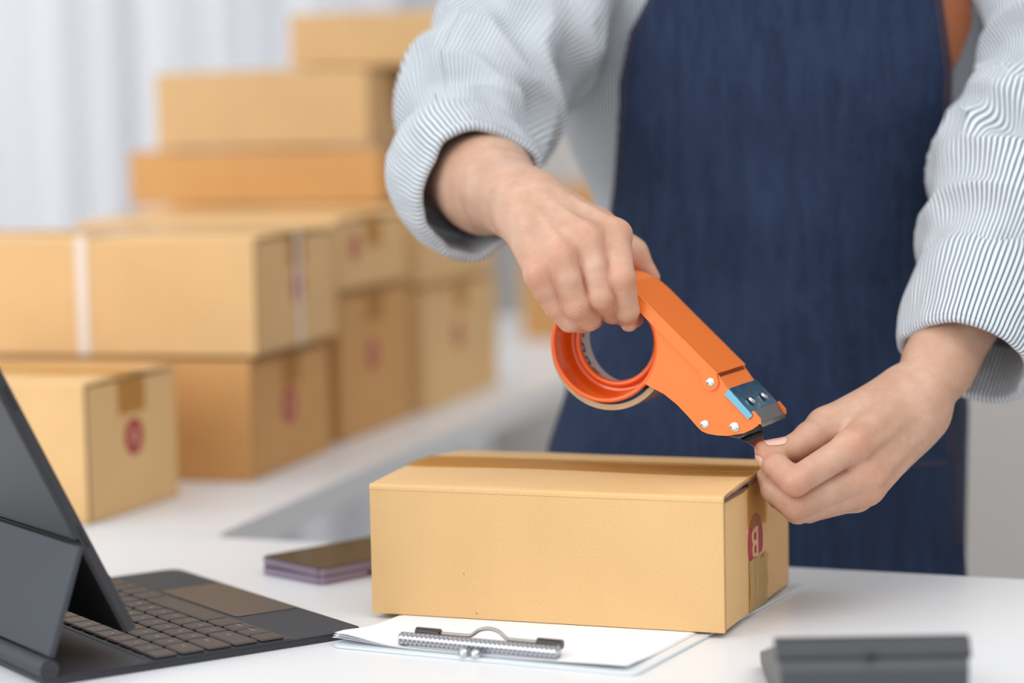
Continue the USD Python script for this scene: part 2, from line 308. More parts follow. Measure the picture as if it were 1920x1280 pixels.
obj('wall_right', slab(2.3, 2.45, -1.6, 2.6, 0, 2.7), mats['wall_paint'], kind='structure')
obj('baseboard_back', slab(-3.6, 4.2, WB - 0.015, WB - 0.001, 0.0, 0.09), mats['window_frame'], kind='structure')
w1 = thing('window_1', None, None, tab((wx0 + wx1) / 2, WB + 0.08, wz0), TA, kind='structure')
for a in ((wx0, wx0 + 0.05, wz0, wz1), (wx1 - 0.05, wx1, wz0, wz1), (-1.975, -1.925, wz0, wz1), (wx0, wx1, wz0, wz0 + 0.05), (wx0, wx1, wz1 - 0.05, wz1)):
    obj('frame', slab(a[0], a[1], WB + 0.05, WB + 0.10, a[2], a[3]), mats['window_frame'], w1)
for a in ((wx0 + 0.05, -1.975), (-1.925, wx1 - 0.05)):
    obj('pane', slab(a[0], a[1], WB + 0.07, WB + 0.076, wz0 + 0.05, wz1 - 0.05, 0.001), mats['window_glass'], w1)
def curtain(x0, x1, label, seed):
    n, m = 260, 12; u = np.linspace(x0, x1, n); z = np.linspace(0.05, 2.45, m)
    ph = np.cumsum(1 + 0.45 * np.sin(np.arange(n) * 0.11 + seed) + 0.3 * np.sin(np.arange(n) * 0.037 + 2 * seed)); ph *= (x1 - x0) / 0.115 * 2 * np.pi / ph[-1]
    G = np.zeros((n, m, 3))
    for j in range(m):
        y = WB - 0.10 + 0.040 * np.sin(ph) * (0.75 + 0.25 * np.cos(j * 0.5 + u * 3)) + 0.012 * np.sin(2.3 * ph + j * 0.2)
        G[:, j] = tab(0, 0) + ex * u[:, None] + ey * y[:, None] + ez * z[j]
    t = thing('curtain', label, 'curtain', tab((x0 + x1) / 2, WB - 0.1, 0.05), TA)
    obj('fabric', sheet(G, 0.0012), mats['sheer'], t, smooth=True)
curtain(-3.0, -1.86, 'sheer white curtain in loose folds behind the carton towers, left half', 1.0)
curtain(-1.84, -1.05, 'sheer white curtain in loose folds right above the tied carton, right half', 2.6)
obj('curtain_rod', cylinder(tab(-3.1, WB - 0.1, 2.47), tab(-0.95, WB - 0.1, 2.47), 0.012), mats['window_frame'], label='white curtain rod across the top of the window', cat='curtain rod')

# front table and the side desk that runs away from its back left corner
def table(name, label, pts, z, loc, rz):
    t = thing(name, label, 'table', loc, rz)
    P = Polygon(pts).buffer(-0.004).buffer(0.004, join_style=1)
    obj('tabletop', move(extrude(P, 0.025), t=(0, 0, z - 0.025)), mats['table_white'], t)
    for q in P.buffer(-0.05).minimum_rotated_rectangle.exterior.coords[:4]:
        obj('leg', move(rbox(0.04, 0.04, z - 0.027, 0.003), rot2(TA), (q[0], q[1], (z - 0.027) / 2 + 0.001)), mats['steel_leg'], t)
    return t
c2 = lambda x, y: tuple(tab(x, y)[:2])
table('work_table', 'white table in front that carries the carton being taped', [c2(-0.62, 0), c2(0.85, 0), c2(0.85, -0.72), c2(-0.62, -0.72)], ZT, tab(0.1, -0.36), TA)
DA = math.radians(-15.5)
dx, dy = np.array([math.cos(DA), math.sin(DA), 0]), np.array([-math.sin(DA), math.cos(DA), 0])
D0 = atz(415, 999, ZT)
dk = [tuple((D0 + dy * a - dx * b + ey * 0.0015)[:2]) for a, b in ((0.0, 0.0), (2.2, 0.0), (2.2, 0.9))] + [tuple((D0 - ex * 0.9 + ey * 0.0015)[:2])]
table('side_desk', 'white desk along the left that carries the stacked cartons', dk, ZT, (D0[0] - 0.2, D0[1] + 1.0, 0), DA)

# ------------------------------------------------------------------ cartons
def carton(label, corner, rz, W, D, H, m='carton_pale', group='cartons stacked on the side desk', emblem=None, tape=True, strap=None, edge=True, bulge=0.002, cat='box'):
    """A taped shipping carton; corner is its bottom right front corner, W runs to the left, D to the back."""
    t = thing('carton', label, cat, corner, rz, group)
    M_, g = mats[m], 0.003
    P = lambda x0, x1, y0, y1, z0, z1, b=0.0012: rbox(x1 - x0, y1 - y0, z1 - z0, b, ((x0 + x1) / 2, (y0 + y1) / 2, (z0 + z1) / 2))
    L = dict(local=True)
    obj('front_panel', P(-W, 0, 0, g, 0, H - 0.0041, 0.0003), M_, t, **L); obj('back_panel', P(-W, 0, D - g, D, 0, H - 0.0041, 0.0003), M_, t, **L)
    obj('side_panel', P(-W, -W + g, g, D - g, 0, H - g), M_, t, **L); obj('side_panel', P(-g - 0.0004, -0.0004, g + 0.0042, D - g, 0, H - g - 0.001), M_, t, **L)
    obj('bottom_panel', P(-W + g, -g - 0.001, g, D - g, 0.0004, g), M_, t, **L)
    if edge: obj('corner_edge', P(-0.003, -0.0010, 0.0028, 0.0074, 0.001, H - g - 0.002, 0.0003), mats['corrugated_edge'], t, **L)
    for s in (0, 1):                                   # the two long top flaps, a little sprung
        k = 13; X = np.linspace(-W, 0, k); yy = [0, 0, 0.0006, 0.0018] + list(np.linspace(0.006, D / 2 - 0.0006, 8)); zo = [-0.0040, -0.0022, -0.0008, 0] + [None] * 8
        n = len(yy); G = np.zeros((k, n, 3)); NN = np.zeros((k, n, 3)); NN[..., 2] = 1
        for i, (y, zq) in enumerate(zip(yy, zo)):
            zz = H + (zq if zq is not None else bulge * math.sin(0.5 * math.pi * min(1, y / (D / 2)))) + 0.0006 * np.sin(X * 31 + s) * (i > 3)
            G[:, i] = np.stack([X, np.full(k, y if s == 0 else D - y), zz], 1)
            if i < 4: NN[:, i] = np.array([0, (-1, -0.9, -0.7, -0.2)[i] * (1 if s == 0 else -1), (0, 0.3, 0.7, 1)[i]])
        NN = NN if s == 0 else NN[::-1]
        G = G if s == 0 else G[::-1]
        obj('top_flap', sheet(G, g * 0.95, NN), M_, t, smooth=35, **L)
    for s in (0, 1): obj('inner_flap', P(-W + 0.004, -W + 0.07, g + 0.002, D - g - 0.002, H - 2 * g - 0.0025, H - g - 0.0025) if s else P(-0.07, -0.004, g + 0.002, D - g - 0.002, H - 2 * g - 0.0025, H - g - 0.0025), M_, t, **L)
    zt = H + bulge + 0.0011
    if tape:
        w = 0.024
        n = 25; X = np.linspace(-W - 0.0006, 0.0008, n); G = np.zeros((n, 7, 3))
        for j, y in enumerate(np.linspace(-w, w, 7)):
            dz = bulge * (math.sin(0.5 * math.pi * (1 - abs(y) / (D / 2))) - 1)
            G[:, j] = np.stack([X, np.full(n, D / 2 + y), zt + dz + 0.0002 * np.sin(X * 120 + j)], 1)
        obj('sealing_tape', sheet(G, 0.0003), mats['brown_tape'], t, smooth=True, **L)
        obj('tape_tail', P(0.0005, 0.0009, D / 2 - w, D / 2 + w, H - 0.034, H - 0.001, 0.0001), mats['brown_tape'], t, **L)
    if emblem:
        ey_, ez_, r = emblem
        d = Point(0, 0).buffer(r, 24)
        e = obj('printed_emblem', move(extrude(d, 0.0004), np.array([[0, 0, 1], [1, 0, 0], [0, 1, 0]]), (-0.0004, ey_, ez_)), mats['emblem_red'], t, label='red round emblem', **L)
        l_ = affinity.scale(Point(0, 0).buffer(r * 0.42, 12), 0.7, 1.0).difference(Point(0, 0).buffer(r * 0.16, 12))
        obj('emblem_glyph', move(extrude(l_, 0.0004), np.array([[0, 0, 1], [1, 0, 0], [0, 1, 0]]), (-0.0001, ey_, ez_)), mats['emblem_paper'], e, local=True)
    if strap:
        for x in strap[0]:
            obj('plastic_strap', cat_(P(x - 0.006, x + 0.006, -0.0012, -0.0002, 0, H + bulge, 0.0003), P(x - 0.006, x + 0.006, -0.0012, D + 0.001, H + bulge + 0.0015, H + bulge + 0.0022, 0.0003)), mats['strap_white'], t, label='white plastic strap', **L)
        for y in strap[1]:
            obj('plastic_strap', cat_(P(0.0002, 0.0012, y - 0.006, y + 0.006, 0, H + bulge, 0.0003), P(-W, 0.0012, y - 0.006, y + 0.006, H + bulge + 0.0023, H + bulge + 0.0030, 0.0003)), mats['strap_white'], t, label='white plastic strap', **L)
    return t
def on_desk(px, py, z=ZT + 0.0005): return atz(px, py, z)
c1 = on_desk(165, 985)
carton('nearest carton on the side desk, red emblem and dark corner edge, behind the tablet', c1, math.radians(-20), 0.30, 0.165, 0.122, 'carton', emblem=(0.086, 0.066, 0.0165))
z0 = ZT + 0.0005
B2 = on_desk(475, 903)
carton('carton underneath the strapped carton, resting on the side desk', B2, math.radians(-15), 0.34, 0.225, 0.1165, 'carton_orange', emblem=(0.105, 0.062, 0.019))
z3 = z0 + 0.1165 + 0.0042
b3 = at(481, 662, B2[1]); b3[2] = z3
carton('wide carton bound with white plastic straps, sitting on another carton at left', b3, math.radians(-15), 0.36, 0.235, 0.1125, 'carton', emblem=(0.120, 0.058, 0.018), strap=((-0.178,), (0.120,)))
T2 = on_desk(640, 832)
carton('tall carton standing behind the strapped carton, under a flat one', T2, math.radians(-16), 0.34, 0.24, 0.158, 'carton_orange', emblem=(0.11, 0.085, 0.017))
t2b = T2 + np.array([0.0, 0, 0.158 + 0.0042])
carton('flat carton on the tall carton, just under the orange-brown one', t2b, math.radians(-16), 0.30, 0.24, 0.077, 'carton', emblem=(0.06, 0.045, 0.015))
T3 = T2 + dy * 0.262 + np.array([0.010, 0, 0])
carton('carton at the bottom of the second tower, in its dim lower right part', T3, math.radians(-15), 0.34, 0.33, 0.145, 'carton', emblem=(0.15, 0.08, 0.018))
t3b = T3 + np.array([-0.004, 0, 0.145 + 0.0042])
carton('carton in the middle of the second tower, half hidden below the rolled sleeve', t3b, math.radians(-15.5), 0.35, 0.32, 0.092, 'carton', emblem=(0.10, 0.055, 0.016))
z4 = t3b[2] + 0.092 + 0.0042
b4 = at(714, 380, T3[1] + 0.085); b4[2] = z4
carton('low orange-brown carton high in the back tower', b4, math.radians(-15), 0.325, 0.235, 0.0665, 'carton_orange')
z6 = z4 + 0.0665 + 0.0042
b6 = at(692, 260, T3[1] + 0.10); b6[2] = z6
carton('broad pale carton second from the top of the back tower', b6, math.radians(-15), 0.275, 0.235, 0.092, 'carton_pale', emblem=(0.11, 0.045, 0.018))
z7 = z6 + 0.092 + 0.0042
b7 = at(858, 105, T3[1] + 0.14); b7[2] = z7
carton('topmost carton of the back tower, beside the raised sleeve', b7, math.radians(-14), 0.215, 0.20, 0.065, 'carton_pale')
carton('distant carton at the bottom, seen between the right arm and the apron', np.array([0.128, 3.66, z0]), math.radians(-15), 0.115, 0.16, 0.12, 'carton_orange')
carton('distant carton on top, seen between the right arm and the apron', np.array([0.135, 3.665, z0 + 0.1242]), math.radians(-15), 0.12, 0.16, 0.115, 'carton_orange')

# ------------------------------------------------------------------ the carton being taped
BA = -0.365
bu, bv = np.array([math.cos(BA), math.sin(BA), 0]), np.array([-math.sin(BA), math.cos(BA), 0])
B0 = np.array([-0.0996, 1.587, 0.75])
Bc = B0 + bu * 0.25
main = carton('kraft shipping carton being taped, in the middle of the white table', Bc, BA, 0.25, 0.17, 0.0895, 'carton', group=None, bulge=0.0038, tape=False)
def BX(x, y, z): return Bc + bu * x + bv * y + ez * z
def on_box(m): return move(m, np.stack([bu, bv, ez], 1), Bc)
w, n = 0.0235, 61
X = np.linspace(-0.2506, -0.0004, n); G = np.zeros((n, 11, 3))
for j, y in enumerate(np.linspace(-w, w, 11)):
    dz = 0.0038 * (math.sin(0.5 * math.pi * (1 - abs(y) / 0.085)) - 1)
    wr = 0.00035 * meshkit.noise(np.stack([X * 90, np.full(n, y * 160), np.zeros(n)], 1), 3)
    G[:, j] = np.stack([X, np.full(n, 0.085 + y + 0.002), 0.0895 + 0.0038 + 0.0009 + dz + wr], 1)
obj('sealing_tape', on_box(sheet(G, 0.0003)), mats['brown_tape'], main, smooth=True, label='glossy brown tape along the top seam')
zz = np.linspace(0.0900, 0.0570, 14); yy = np.linspace(0.060, 0.107, 9); G = np.zeros((14, 9, 3))
for i, z in enumerate(zz):
    for j, y in enumerate(yy):
        zl = z if i < 13 else z + 0.0022 * math.sin(j * 2.4)
        G[i, j] = (0.0006 + 0.0011 * meshkit.noise(np.array([[z * 120, y * 160, 0.5]]), 5)[0], y, zl)
obj('tape_tail', on_box(sheet(G, 0.0003)), mats['brown_tape'], main, smooth=True, label='brown tape end folded down over the side panel')
disc = Point(0, 0).buffer(0.0195, 40)
cut = Polygon([(-0.03, -0.0145)] + [(-0.02 + 0.04 * i / 14, -0.0128 + 0.0016 * (i % 2) + 0.0035 * i / 14) for i in range(15)] + [(0.03, -0.009), (0.03, -0.04), (-0.03, -0.04)])
RY = np.array([[0, 0, 1], [1, 0, 0], [0, 1, 0]])
def on_side(poly, h, x, y, z): return on_box(move(extrude(poly, h), RY, (x, y, z)))
em = obj('printed_emblem', on_side(disc.difference(cut), 0.0003, -0.0004, 0.0800, 0.0465), mats['emblem_red'], main, label='red round emblem with an upside-down letter B')
tb = meshkit.text_mesh('B', 0.0205, 0.0003, True); tb = move(tb, t=-np.array([*tb.bounds.mean(0)[:2], 0])); tb = move(tb, np.diag([-1.0, -1.0, 1.0]) @ np.diag([1.0, 1.0, 1.0]))
obj('emblem_letter', on_box(move(tb, RY, (-0.0001, 0.0782, 0.0462))), mats['emblem_paper'], em, label='pale letter B, printed upside down')
yy = np.linspace(0.0615, 0.108, 44); zz = np.linspace(0.0325, 0.0002, 18); G = np.zeros((18, 44, 3))
for i, z in enumerate(zz):
    for j, y in enumerate(yy):
        top = 0.0012 * (j // 2 % 2) + 0.005 * meshkit.noise(np.array([[y * 90, 0.2, 0.1]]), 8)[0] if i == 0 else 0
        G[i, j] = (0.0003 + 0.0022 * abs(2 * meshkit.noise(np.array([[y * 330, z * 60, 0.7]]), 9)[0] - 1) * min(1, z / 0.01), y, z + top)
obj('torn_tape', on_box(sheet(G, 0.0003)), mats['torn_tape'], main, smooth=True, label='torn crinkled yellowish tape remnant low on the side')
obj('flap_edge', on_box(cat_(*[rbox(0.0018, 0.052, 0.0016, 0.0004, (0.0003, y, z)) for y, z in ((0.029, 0.0868),)])), mats['corrugated_edge'], main)
obj('crushed_film', on_box(tube(spline([(0.0008, 0.004 + 0.0115 * i, 0.0888 + 0.0007 * math.sin(i * 2.1) + 0.0003 * i) for i in range(9)], 40), 0.0009, 6)), mats['dull_film'], main)

# ------------------------------------------------------------------ tablet on its keyboard case
k1, k2 = np.array([0.564, -0.826, 0]), np.array([-0.826, -0.564, 0])
K0 = np.array([-0.104, 1.553, ZT + 0.0004])
KR = np.stack([k1, k2, np.array([0, 0, -1.0])], 1)          # right-handed: k1 x k2 points down
def KP(a, b, z): return K0 + k1 * a + k2 * b + ez * z
def kpoly(poly, z0, z1):
    m = extrude(poly, z1 - z0); m = trimesh.Trimesh(np.array(m.vertices) + [0, 0, z0], np.array(m.faces)[:, ::-1], process=False)
    v = np.array(m.vertices); return trimesh.Trimesh(K0 + v[:, :1] * k1 + v[:, 1:2] * k2 + v[:, 2:] * ez, m.faces, process=False)
def kbox(a0, a1, b0, b1, z0, z1, r=0.0015):
    m = rbox(a1 - a0, b1 - b0, z1 - z0, r, ((a0 + a1) / 2, (b0 + b1) / 2, (z0 + z1) / 2)); v = np.array(m.vertices)
    return trimesh.Trimesh(K0 + v[:, :1] * k1 + v[:, 1:2] * k2 + v[:, 2:] * ez, np.array(m.faces)[:, ::-1], process=False)
kb = thing('tablet_computer', 'dark grey tablet propped on a keyboard case at the left of the white table', 'tablet', KP(-0.12, 0.12, 0), 0)
A0, A1 = -0.259, 0.021
def rrect(a0, a1, b0, b1, r): return sbox(a0, b0, a1, b1).buffer(-r).buffer(r, quad_segs=8)
base = rrect(A0, A1, 0.010, 0.236, 0.011)
low = kpoly(base, 0.0, 0.0032); mid = kpoly(base.buffer(-0.0006), 0.0032, 0.0046)
obj('keyboard_base', cat_(low, mid), mats['case_deck'], kb)
well = rrect(A0 + 0.006, A1 - 0.002, 0.0665, 0.166, 0.003)
obj('key_well', kpoly(well, 0.0046, 0.0049), mats['case_deck'], kb)
obj('palm_groove', kbox(A0 + 0.006, A1 - 0.002, 0.0648, 0.0662, 0.0046, 0.0051, 0.0003), mats['phone_dark'], kb)
obj('trackpad', kpoly(rrect(-0.1835, -0.0665, 0.0125, 0.0605, 0.003), 0.0046, 0.0051), mats['trackpad_brown'], kb)
rows = [  # from the palm rest towards the hinge; widths in key units, from the edge near the camera
    [('', 1.0), ('control', 1.0), ('option', 1.0), ('', 1.22), ('', 5.1), ('', 1.22), ('', 1.0), ('', 1), ('', 1), ('', 1)],
    [('shift', 2.2)] + [(c, 1) for c in 'ZXCVBNM,./'] + [('', 2.34)],
    [('caps', 1.72)] + [(c, 1) for c in "ASDFGHJKL;'"] + [('', 1.82)],
    [('tab', 1.45)] + [(c, 1) for c in 'QWERTYUIOP[]'] + [('', 1.09)],
    [('`', 1)] + [(c, 1) for c in '1234567890-='] + [('', 1.54)]]
pitch = 0.01865; kz = (0.0049, 0.0071)
for r, row in enumerate(rows):
    a = A1 - 0.0030; b0 = 0.0682 + r * 0.0190
    unit = (A1 - A0 - 0.009) / sum(wd for _, wd in row)
    for ch, wd in row:
        a1, a0 = a - 0.0011, a - wd * unit + 0.0011
        K_ = obj('key', kbox(a0, a1, b0 + 0.001, b0 + 0.0178, *kz, 0.0010), mats['key_brown'], kb)
        if ch:
            h = 0.0030 if len(ch) == 1 else 0.0018
            obj('key_print', text_world(ch, h, 0.0001, KP(a0 + (a1 - a0) * (0.42 if len(ch) == 1 else 0.25) + 0.004, b0 + 0.0075, kz[1] + 0.00002), -k1, k2), mats['key_print'], K_)
        a -= wd * unit
# floating screen: side profile in (k2, z), swept along k1
def prof(pts, a0, a1, r=0.0008):
    p = Polygon(pts).buffer(-r).buffer(r, quad_segs=6); m = extrude(p, a1 - a0); v = np.array(m.vertices)
    return trimesh.Trimesh(K0 + (v[:, 2:3] + a0) * k1 + v[:, :1] * k2 + v[:, 1:2] * ez, m.faces, process=False)
tb_, tt_ = np.array([0.1659, 0.0235]), np.array([0.1659, 0.0235]) + 0.216 * np.array([0.439, 0.8985])
td = (tt_ - tb_) / np.linalg.norm(tt_ - tb_); tn = np.array([td[1], -td[0]])          # tn points to the back of the screen
Q = lambda s, o: tuple(tb_ + td * s + tn * o)
ty0, ty1 = -0.262, 0.0
obj('tablet_body', prof([Q(0, 0), Q(0.216, 0), Q(0.216, 0.0062), Q(0, 0.0062)], ty0, ty1), mats['tablet_edge'], kb)
obj('screen', prof([Q(0.004, -0.0002), Q(0.212, -0.0002), Q(0.212, 0.0004), Q(0.004, 0.0004)], ty0 + 0.004, ty1 - 0.004, 0.0001), mats['screen_black'], kb)
obj('back_cover', prof([Q(0.071, 0.0066), Q(0.217, 0.0066), Q(0.217, 0.0092), Q(0.071, 0.0092)], ty0 - 0.001, ty1 + 0.001), mats['case_back'], kb)
obj('back_cover_lower', prof([Q(0.0015, 0.0066), Q(0.069, 0.0066), Q(0.069, 0.0088), Q(0.0015, 0.0088)], ty0 - 0.001, ty1 + 0.001), mats['tablet_grey_shaded'], kb)  # colour carries the shade that falls between stand flap and tablet
f0 = np.array(Q(0.0695, 0.0100)); f1 = np.array([0.2275, 0.0150]); fd = (f1 - f0) / np.linalg.norm(f1 - f0); fn = np.array([fd[1], -fd[0]])
fn = fn if fn[0] > 0 else -fn
obj('stand_flap', prof([tuple(f0), tuple(f1), tuple(f1 + fn * 0.0036), tuple(f0 + fn * 0.0030 + fd * 0.001)], ty0 - 0.001, ty1 + 0.014), mats['case_grey'], kb)
H0, H1 = KP(A0 + 0.004, 0.2325, 0.0090), KP(A1 - 0.003, 0.2325, 0.0090)
obj('hinge_barrel', cylinder(H0, H1, 0.0062, 32), mats['case_grey'], kb)
obj('hinge_cap', cylinder(H1, H1 + k1 * 0.0012, 0.0054, 28), mats['tablet_edge'], kb)
obj('charging_slot', cylinder(H1 + k1 * 0.0012 - k2 * 0.0025, H1 + k1 * 0.0012 + k2 * 0.0025, 0.0009, 10), mats['phone_dark'], kb)
for s in (0.062, 0.162): obj('side_button', prof([Q(s, 0.0022), Q(s + 0.016, 0.0022), Q(s + 0.016, 0.0040), Q(s, 0.0040)], ty1 - 0.001, ty1 + 0.0005, 0.0004), mats['tablet_grey_shaded'], kb)

# ------------------------------------------------------------------ folded phone
ph0 = atz(603, 1098, ZT); pu = np.array([-0.70, 0.714, 0]); pv = np.array([0.714, 0.70, 0])
ph = thing('phone', 'dark folding phone with a lilac frame lying shut beside the carton', 'phone', ph0, 0)
def PH(poly, z0, z1, tilt=0.0):
    m = extrude(poly, z1 - z0); v = np.array(m.vertices); v[:, 2] += z0 + tilt * v[:, 0]
    R = np.stack([pu, pv, ez], 1); f = np.array(m.faces)
    if np.linalg.det(R) < 0: f = f[:, ::-1]
    return trimesh.Trimesh(ph0 + v @ R.T, f, process=False)
pr = rrect(0, 0.072, 0, 0.155, 0.006)
obj('lower_half', PH(pr, 0.0005, 0.0058), mats['phone_lilac'], ph); obj('upper_half', PH(pr, 0.0066, 0.0118, 0.022), mats['phone_lilac'], ph)
obj('gap_lining', PH(pr.buffer(-0.0008), 0.0058, 0.0067), mats['phone_dark'], ph)
obj('cover_glass', PH(pr.buffer(-0.0011), 0.0118, 0.0124, 0.022), mats['phone_glass'], ph)
obj('volume_key', cylinder(ph0 + pv * 0.045 - pu * 0.0002 + ez * 0.0034, ph0 + pv * 0.062 - pu * 0.0002 + ez * 0.0034, 0.0011, 10), mats['phone_dark'], ph)
obj('power_key', cylinder(ph0 + pv * 0.070 - pu * 0.0002 + ez * 0.0034, ph0 + pv * 0.080 - pu * 0.0002 + ez * 0.0034, 0.0011, 10), mats['phone_dark'], ph)

# ------------------------------------------------------------------ clipboard with papers
ca = math.radians(-27.0); cu, cv = np.array([math.cos(ca), math.sin(ca), 0]), np.array([-math.sin(ca), math.cos(ca), 0])
C0 = atz(622, 1203, ZT + 0.002)
cb = thing('clipboard', 'pale clipboard with a wire clip, slid partly under the kraft carton', 'clipboard', C0, ca)
def CB(poly, z0, z1): return move(extrude(poly, z1 - z0), np.stack([cu, cv, ez], 1), C0 + ez * (z0 - 0.002))
obj('board', CB(rrect(0.004, 0.2195, -0.0075, 0.29, 0.006), 0.0003, 0.0020), mats['board_clear'], cb)
clip_c = 0.108
obj('clip_plate', CB(sbox(clip_c - 0.052, 0.0006, clip_c + 0.052, 0.010), 0.0035, 0.0045), mats['chrome'], cb)
bar0, bar1 = C0 + cu * (clip_c - 0.0575) + cv * 0.003 + ez * 0.0058, C0 + cu * (clip_c + 0.0545) + cv * 0.003 + ez * 0.0058
obj('clip_bar', cylinder(bar0, bar1, 0.0044, 24), mats['clip_knurl'], cb, smooth=40)
for s in (-1, 1):
    e0 = C0 + cu * (clip_c + s * 0.0435) + cv * 0.014 + ez * 0.0085
    obj('wire_sleeve', cylinder(e0 - cu * 0.0085, e0 + cu * 0.0085, 0.0031, 18), mats['clip_black'], cb, smooth=40)
    obj('wire_leg', tube([e0 + s * cu * 0.004, e0 + s * cu * 0.005 - cv * 0.007 - ez * 0.002, e0 + s * cu * 0.0055 - cv * 0.012 - ez * 0.006], 0.0009, 8), mats['chrome'], cb, smooth=True)
hump = [(-0.040, 0), (-0.020, 0), (-0.013, 0.0004), (-0.007, 0.0042), (0.000, 0.0056), (0.007, 0.0042), (0.013, 0.0004), (0.020, 0), (0.040, 0)]
obj('wire_handle', tube(spline([C0 + cu * (clip_c + a) + cv * (0.0145 + 0.2 * h) + ez * (0.0085 + h) for a, h in hump], 60), 0.0013, 8), mats['wire_steel'], cb, smooth=True)
for s in (-1, 1):
    m = trimesh.creation.icosphere(2, 0.0034); obj('clip_rivet', move(m, t=C0 + cu * (clip_c - 0.003 + s * 0.0042) - cv * 0.0062 + ez * 0.0022), mats['chrome'], cb, smooth=True)
for i in range(3):                                             # the sheets under the clip
    n, m = 27, 25; U = np.linspace(0.001 + 0.0015 * i, 0.211 - 0.001 * i, n); V = np.linspace(-0.0008 - 0.0008 * i, 0.285, m); G = np.zeros((n, m, 3))
    for j, v in enumerate(V):
        lift = 0.0030 * np.exp(-((U - U[0]) / 0.03) ** 2 - ((v - V[0]) / 0.035) ** 2) * (1 + 0.5 * i) + 0.0020 * np.exp(-((U - U[-1]) / 0.05) ** 2 - ((v - V[0]) / 0.03) ** 2)
        G[:, j] = C0 + cu * U[:, None] + cv * v + ez * (0.00045 + 0.00032 * i + lift[:, None])
    s_ = obj('sheet_of_paper', sheet(G, 0.0002), mats['paper_white'], smooth=30,
             label=('white sheet of paper lowest on the clipboard', 'white sheet of paper in the middle of the clipped stack', 'blank white sheet of paper on top of the clipboard')[i], cat='paper', group='papers on the clipboard')

# ------------------------------------------------------------------ desk calculator, seen from its raised back
cq = np.array([1.0, -0.02, 0]); cq /= np.linalg.norm(cq); cw = np.array([-cq[1], cq[0], 0])
Q0 = np.array([0.1950, 1.262, ZT + 0.0005])
calc = thing('calculator', 'blurred dark grey desk calculator in the front right corner of the table', 'calculator', Q0, 0)
def QP(pts, hw0, hw1, r=0.003):
    """A side profile (distance to the user, height), swept across; hw0 and hw1 are the half widths low and high."""
    p = Polygon(pts).buffer(-r).buffer(r, quad_segs=5); m = extrude(p, 2.0); v = np.array(m.vertices)
    zt = max(q[1] for q in pts); hw = hw0 + (hw1 - hw0) * v[:, 1:2] / zt
    return trimesh.Trimesh(Q0 + (v[:, 2:3] - 1) * hw * cq + v[:, :1] * cw + v[:, 1:2] * ez, m.faces, process=False)
obj('case', QP([(0, 0), (0.002, 0.032), (0.012, 0.045), (0.150, 0.010), (0.155, 0.002)], 0.0495, 0.0525), mats['device_grey'], calc, smooth=30)
obj('back_band', QP([(0.0035, 0.037), (0.0115, 0.0475), (0.022, 0.0475), (0.020, 0.037)], 0.0535, 0.0535, 0.002), mats['device_dark'], calc, smooth=30)
obj('screw_recess', cylinder(Q0 - cq * 0.001 + cw * 0.0062 + ez * 0.0400, Q0 - cq * 0.001 + cw * 0.0042 + ez * 0.0420, 0.0024, 16), mats['black_rubber'], calc)
sl = math.atan2(-0.035, 0.138)
def ontop(a, b, w, h, t=0.002):
    d = cw * math.cos(sl) + ez * math.sin(sl); nrm = -cw * math.sin(sl) + ez * math.cos(sl)
    return move(rbox(w, h, t, 0.0006), np.stack([cq, d, nrm], 1), Q0 + cw * 0.012 + ez * 0.045 + cq * a + d * b + nrm * 0.0006)
obj('display', ontop(0, 0.030, 0.085, 0.022), mats['screen_black'], calc)
for r in range(5):
    for c in range(5): obj('calculator_key', ontop(-0.038 + 0.019 * c, 0.055 + 0.0165 * r, 0.015, 0.012, 0.0025), mats['device_dark'], calc)

# ------------------------------------------------------------------ tape dispenser
DG = math.radians(24); dA, dU = np.array([math.sin(DG), math.cos(DG), 0]), np.array([math.cos(DG), -math.sin(DG), 0])
DP = np.array([0.153, 1.55, 0.75])
def DD(u, v, w): return DP + 0.001 * (u * dU + v * ez + w * dA)
def plate(poly, w0, w1):
    """A sheet-metal outline in (u, v) millimetres between depths w0 and w1."""
    m = extrude(poly, w1 - w0); p = np.array(m.vertices)
    return trimesh.Trimesh(DP + 0.001 * (p[:, :1] * dU + p[:, 1:2] * ez + (p[:, 2:] + w0) * dA), np.array(m.faces)[:, ::-1], process=False)
HC = (-99.0, 181.0); WD = 56.0
disp = thing('tape_dispenser', 'orange hand-held tape dispenser gripped above the kraft carton', 'tape dispenser', DD(*HC, 28), 0)
def dlathe(profile, n=96, c=HC):
    m = lathe(profile, n); p = np.array(m.vertices)
    return trimesh.Trimesh(DP + 0.001 * ((p[:, :1] + c[0]) * dU + (p[:, 1:2] + c[1]) * ez + p[:, 2:] * dA), np.array(m.faces)[:, ::-1], process=False)
def rnd(c, r, a0, a1, k=8): return [(c[0] + r * math.cos(a), c[1] + r * math.sin(a)) for a in np.linspace(math.radians(a0), math.radians(a1), k)]
hub = rnd((38.2, 1.6), 1.7, 20, -180, 12) + [(36.2, 4), (35.4, 13), (34.8, 23.0)] + [(34.2, 25.0), (32.6, 25.6)] + [(31.4, 24.8)] + rnd((29.3, 24.4), 2.2, -15, -200, 14) + [(27.4, 26.5), (29.8, 27.4), (35.9, 27.4), (36.6, 23), (37.0, 6), (38.6, 3.4)]
hub_o = obj('hub', dlathe(hub), mats['orange_plastic'], disp, smooth=50)
roll = obj('tape_roll', dlathe([(38.9, 5.5), (42.6, 5.5), (43.0, 6.0), (43.0, 52.6), (42.6, 53), (38.9, 53)], c=(HC[0] + 1.4, HC[1] - 2.6)), mats['tape_roll'], disp, smooth=40, label='roll of glossy brown tape on the hub')
obj('paper_core', dlathe([(32.0, 28.0), (36.9, 28.0), (36.9, 53), (32.0, 53)]), mats['core_paper'], roll, smooth=40, label='pale paper core with dark blue lettering')
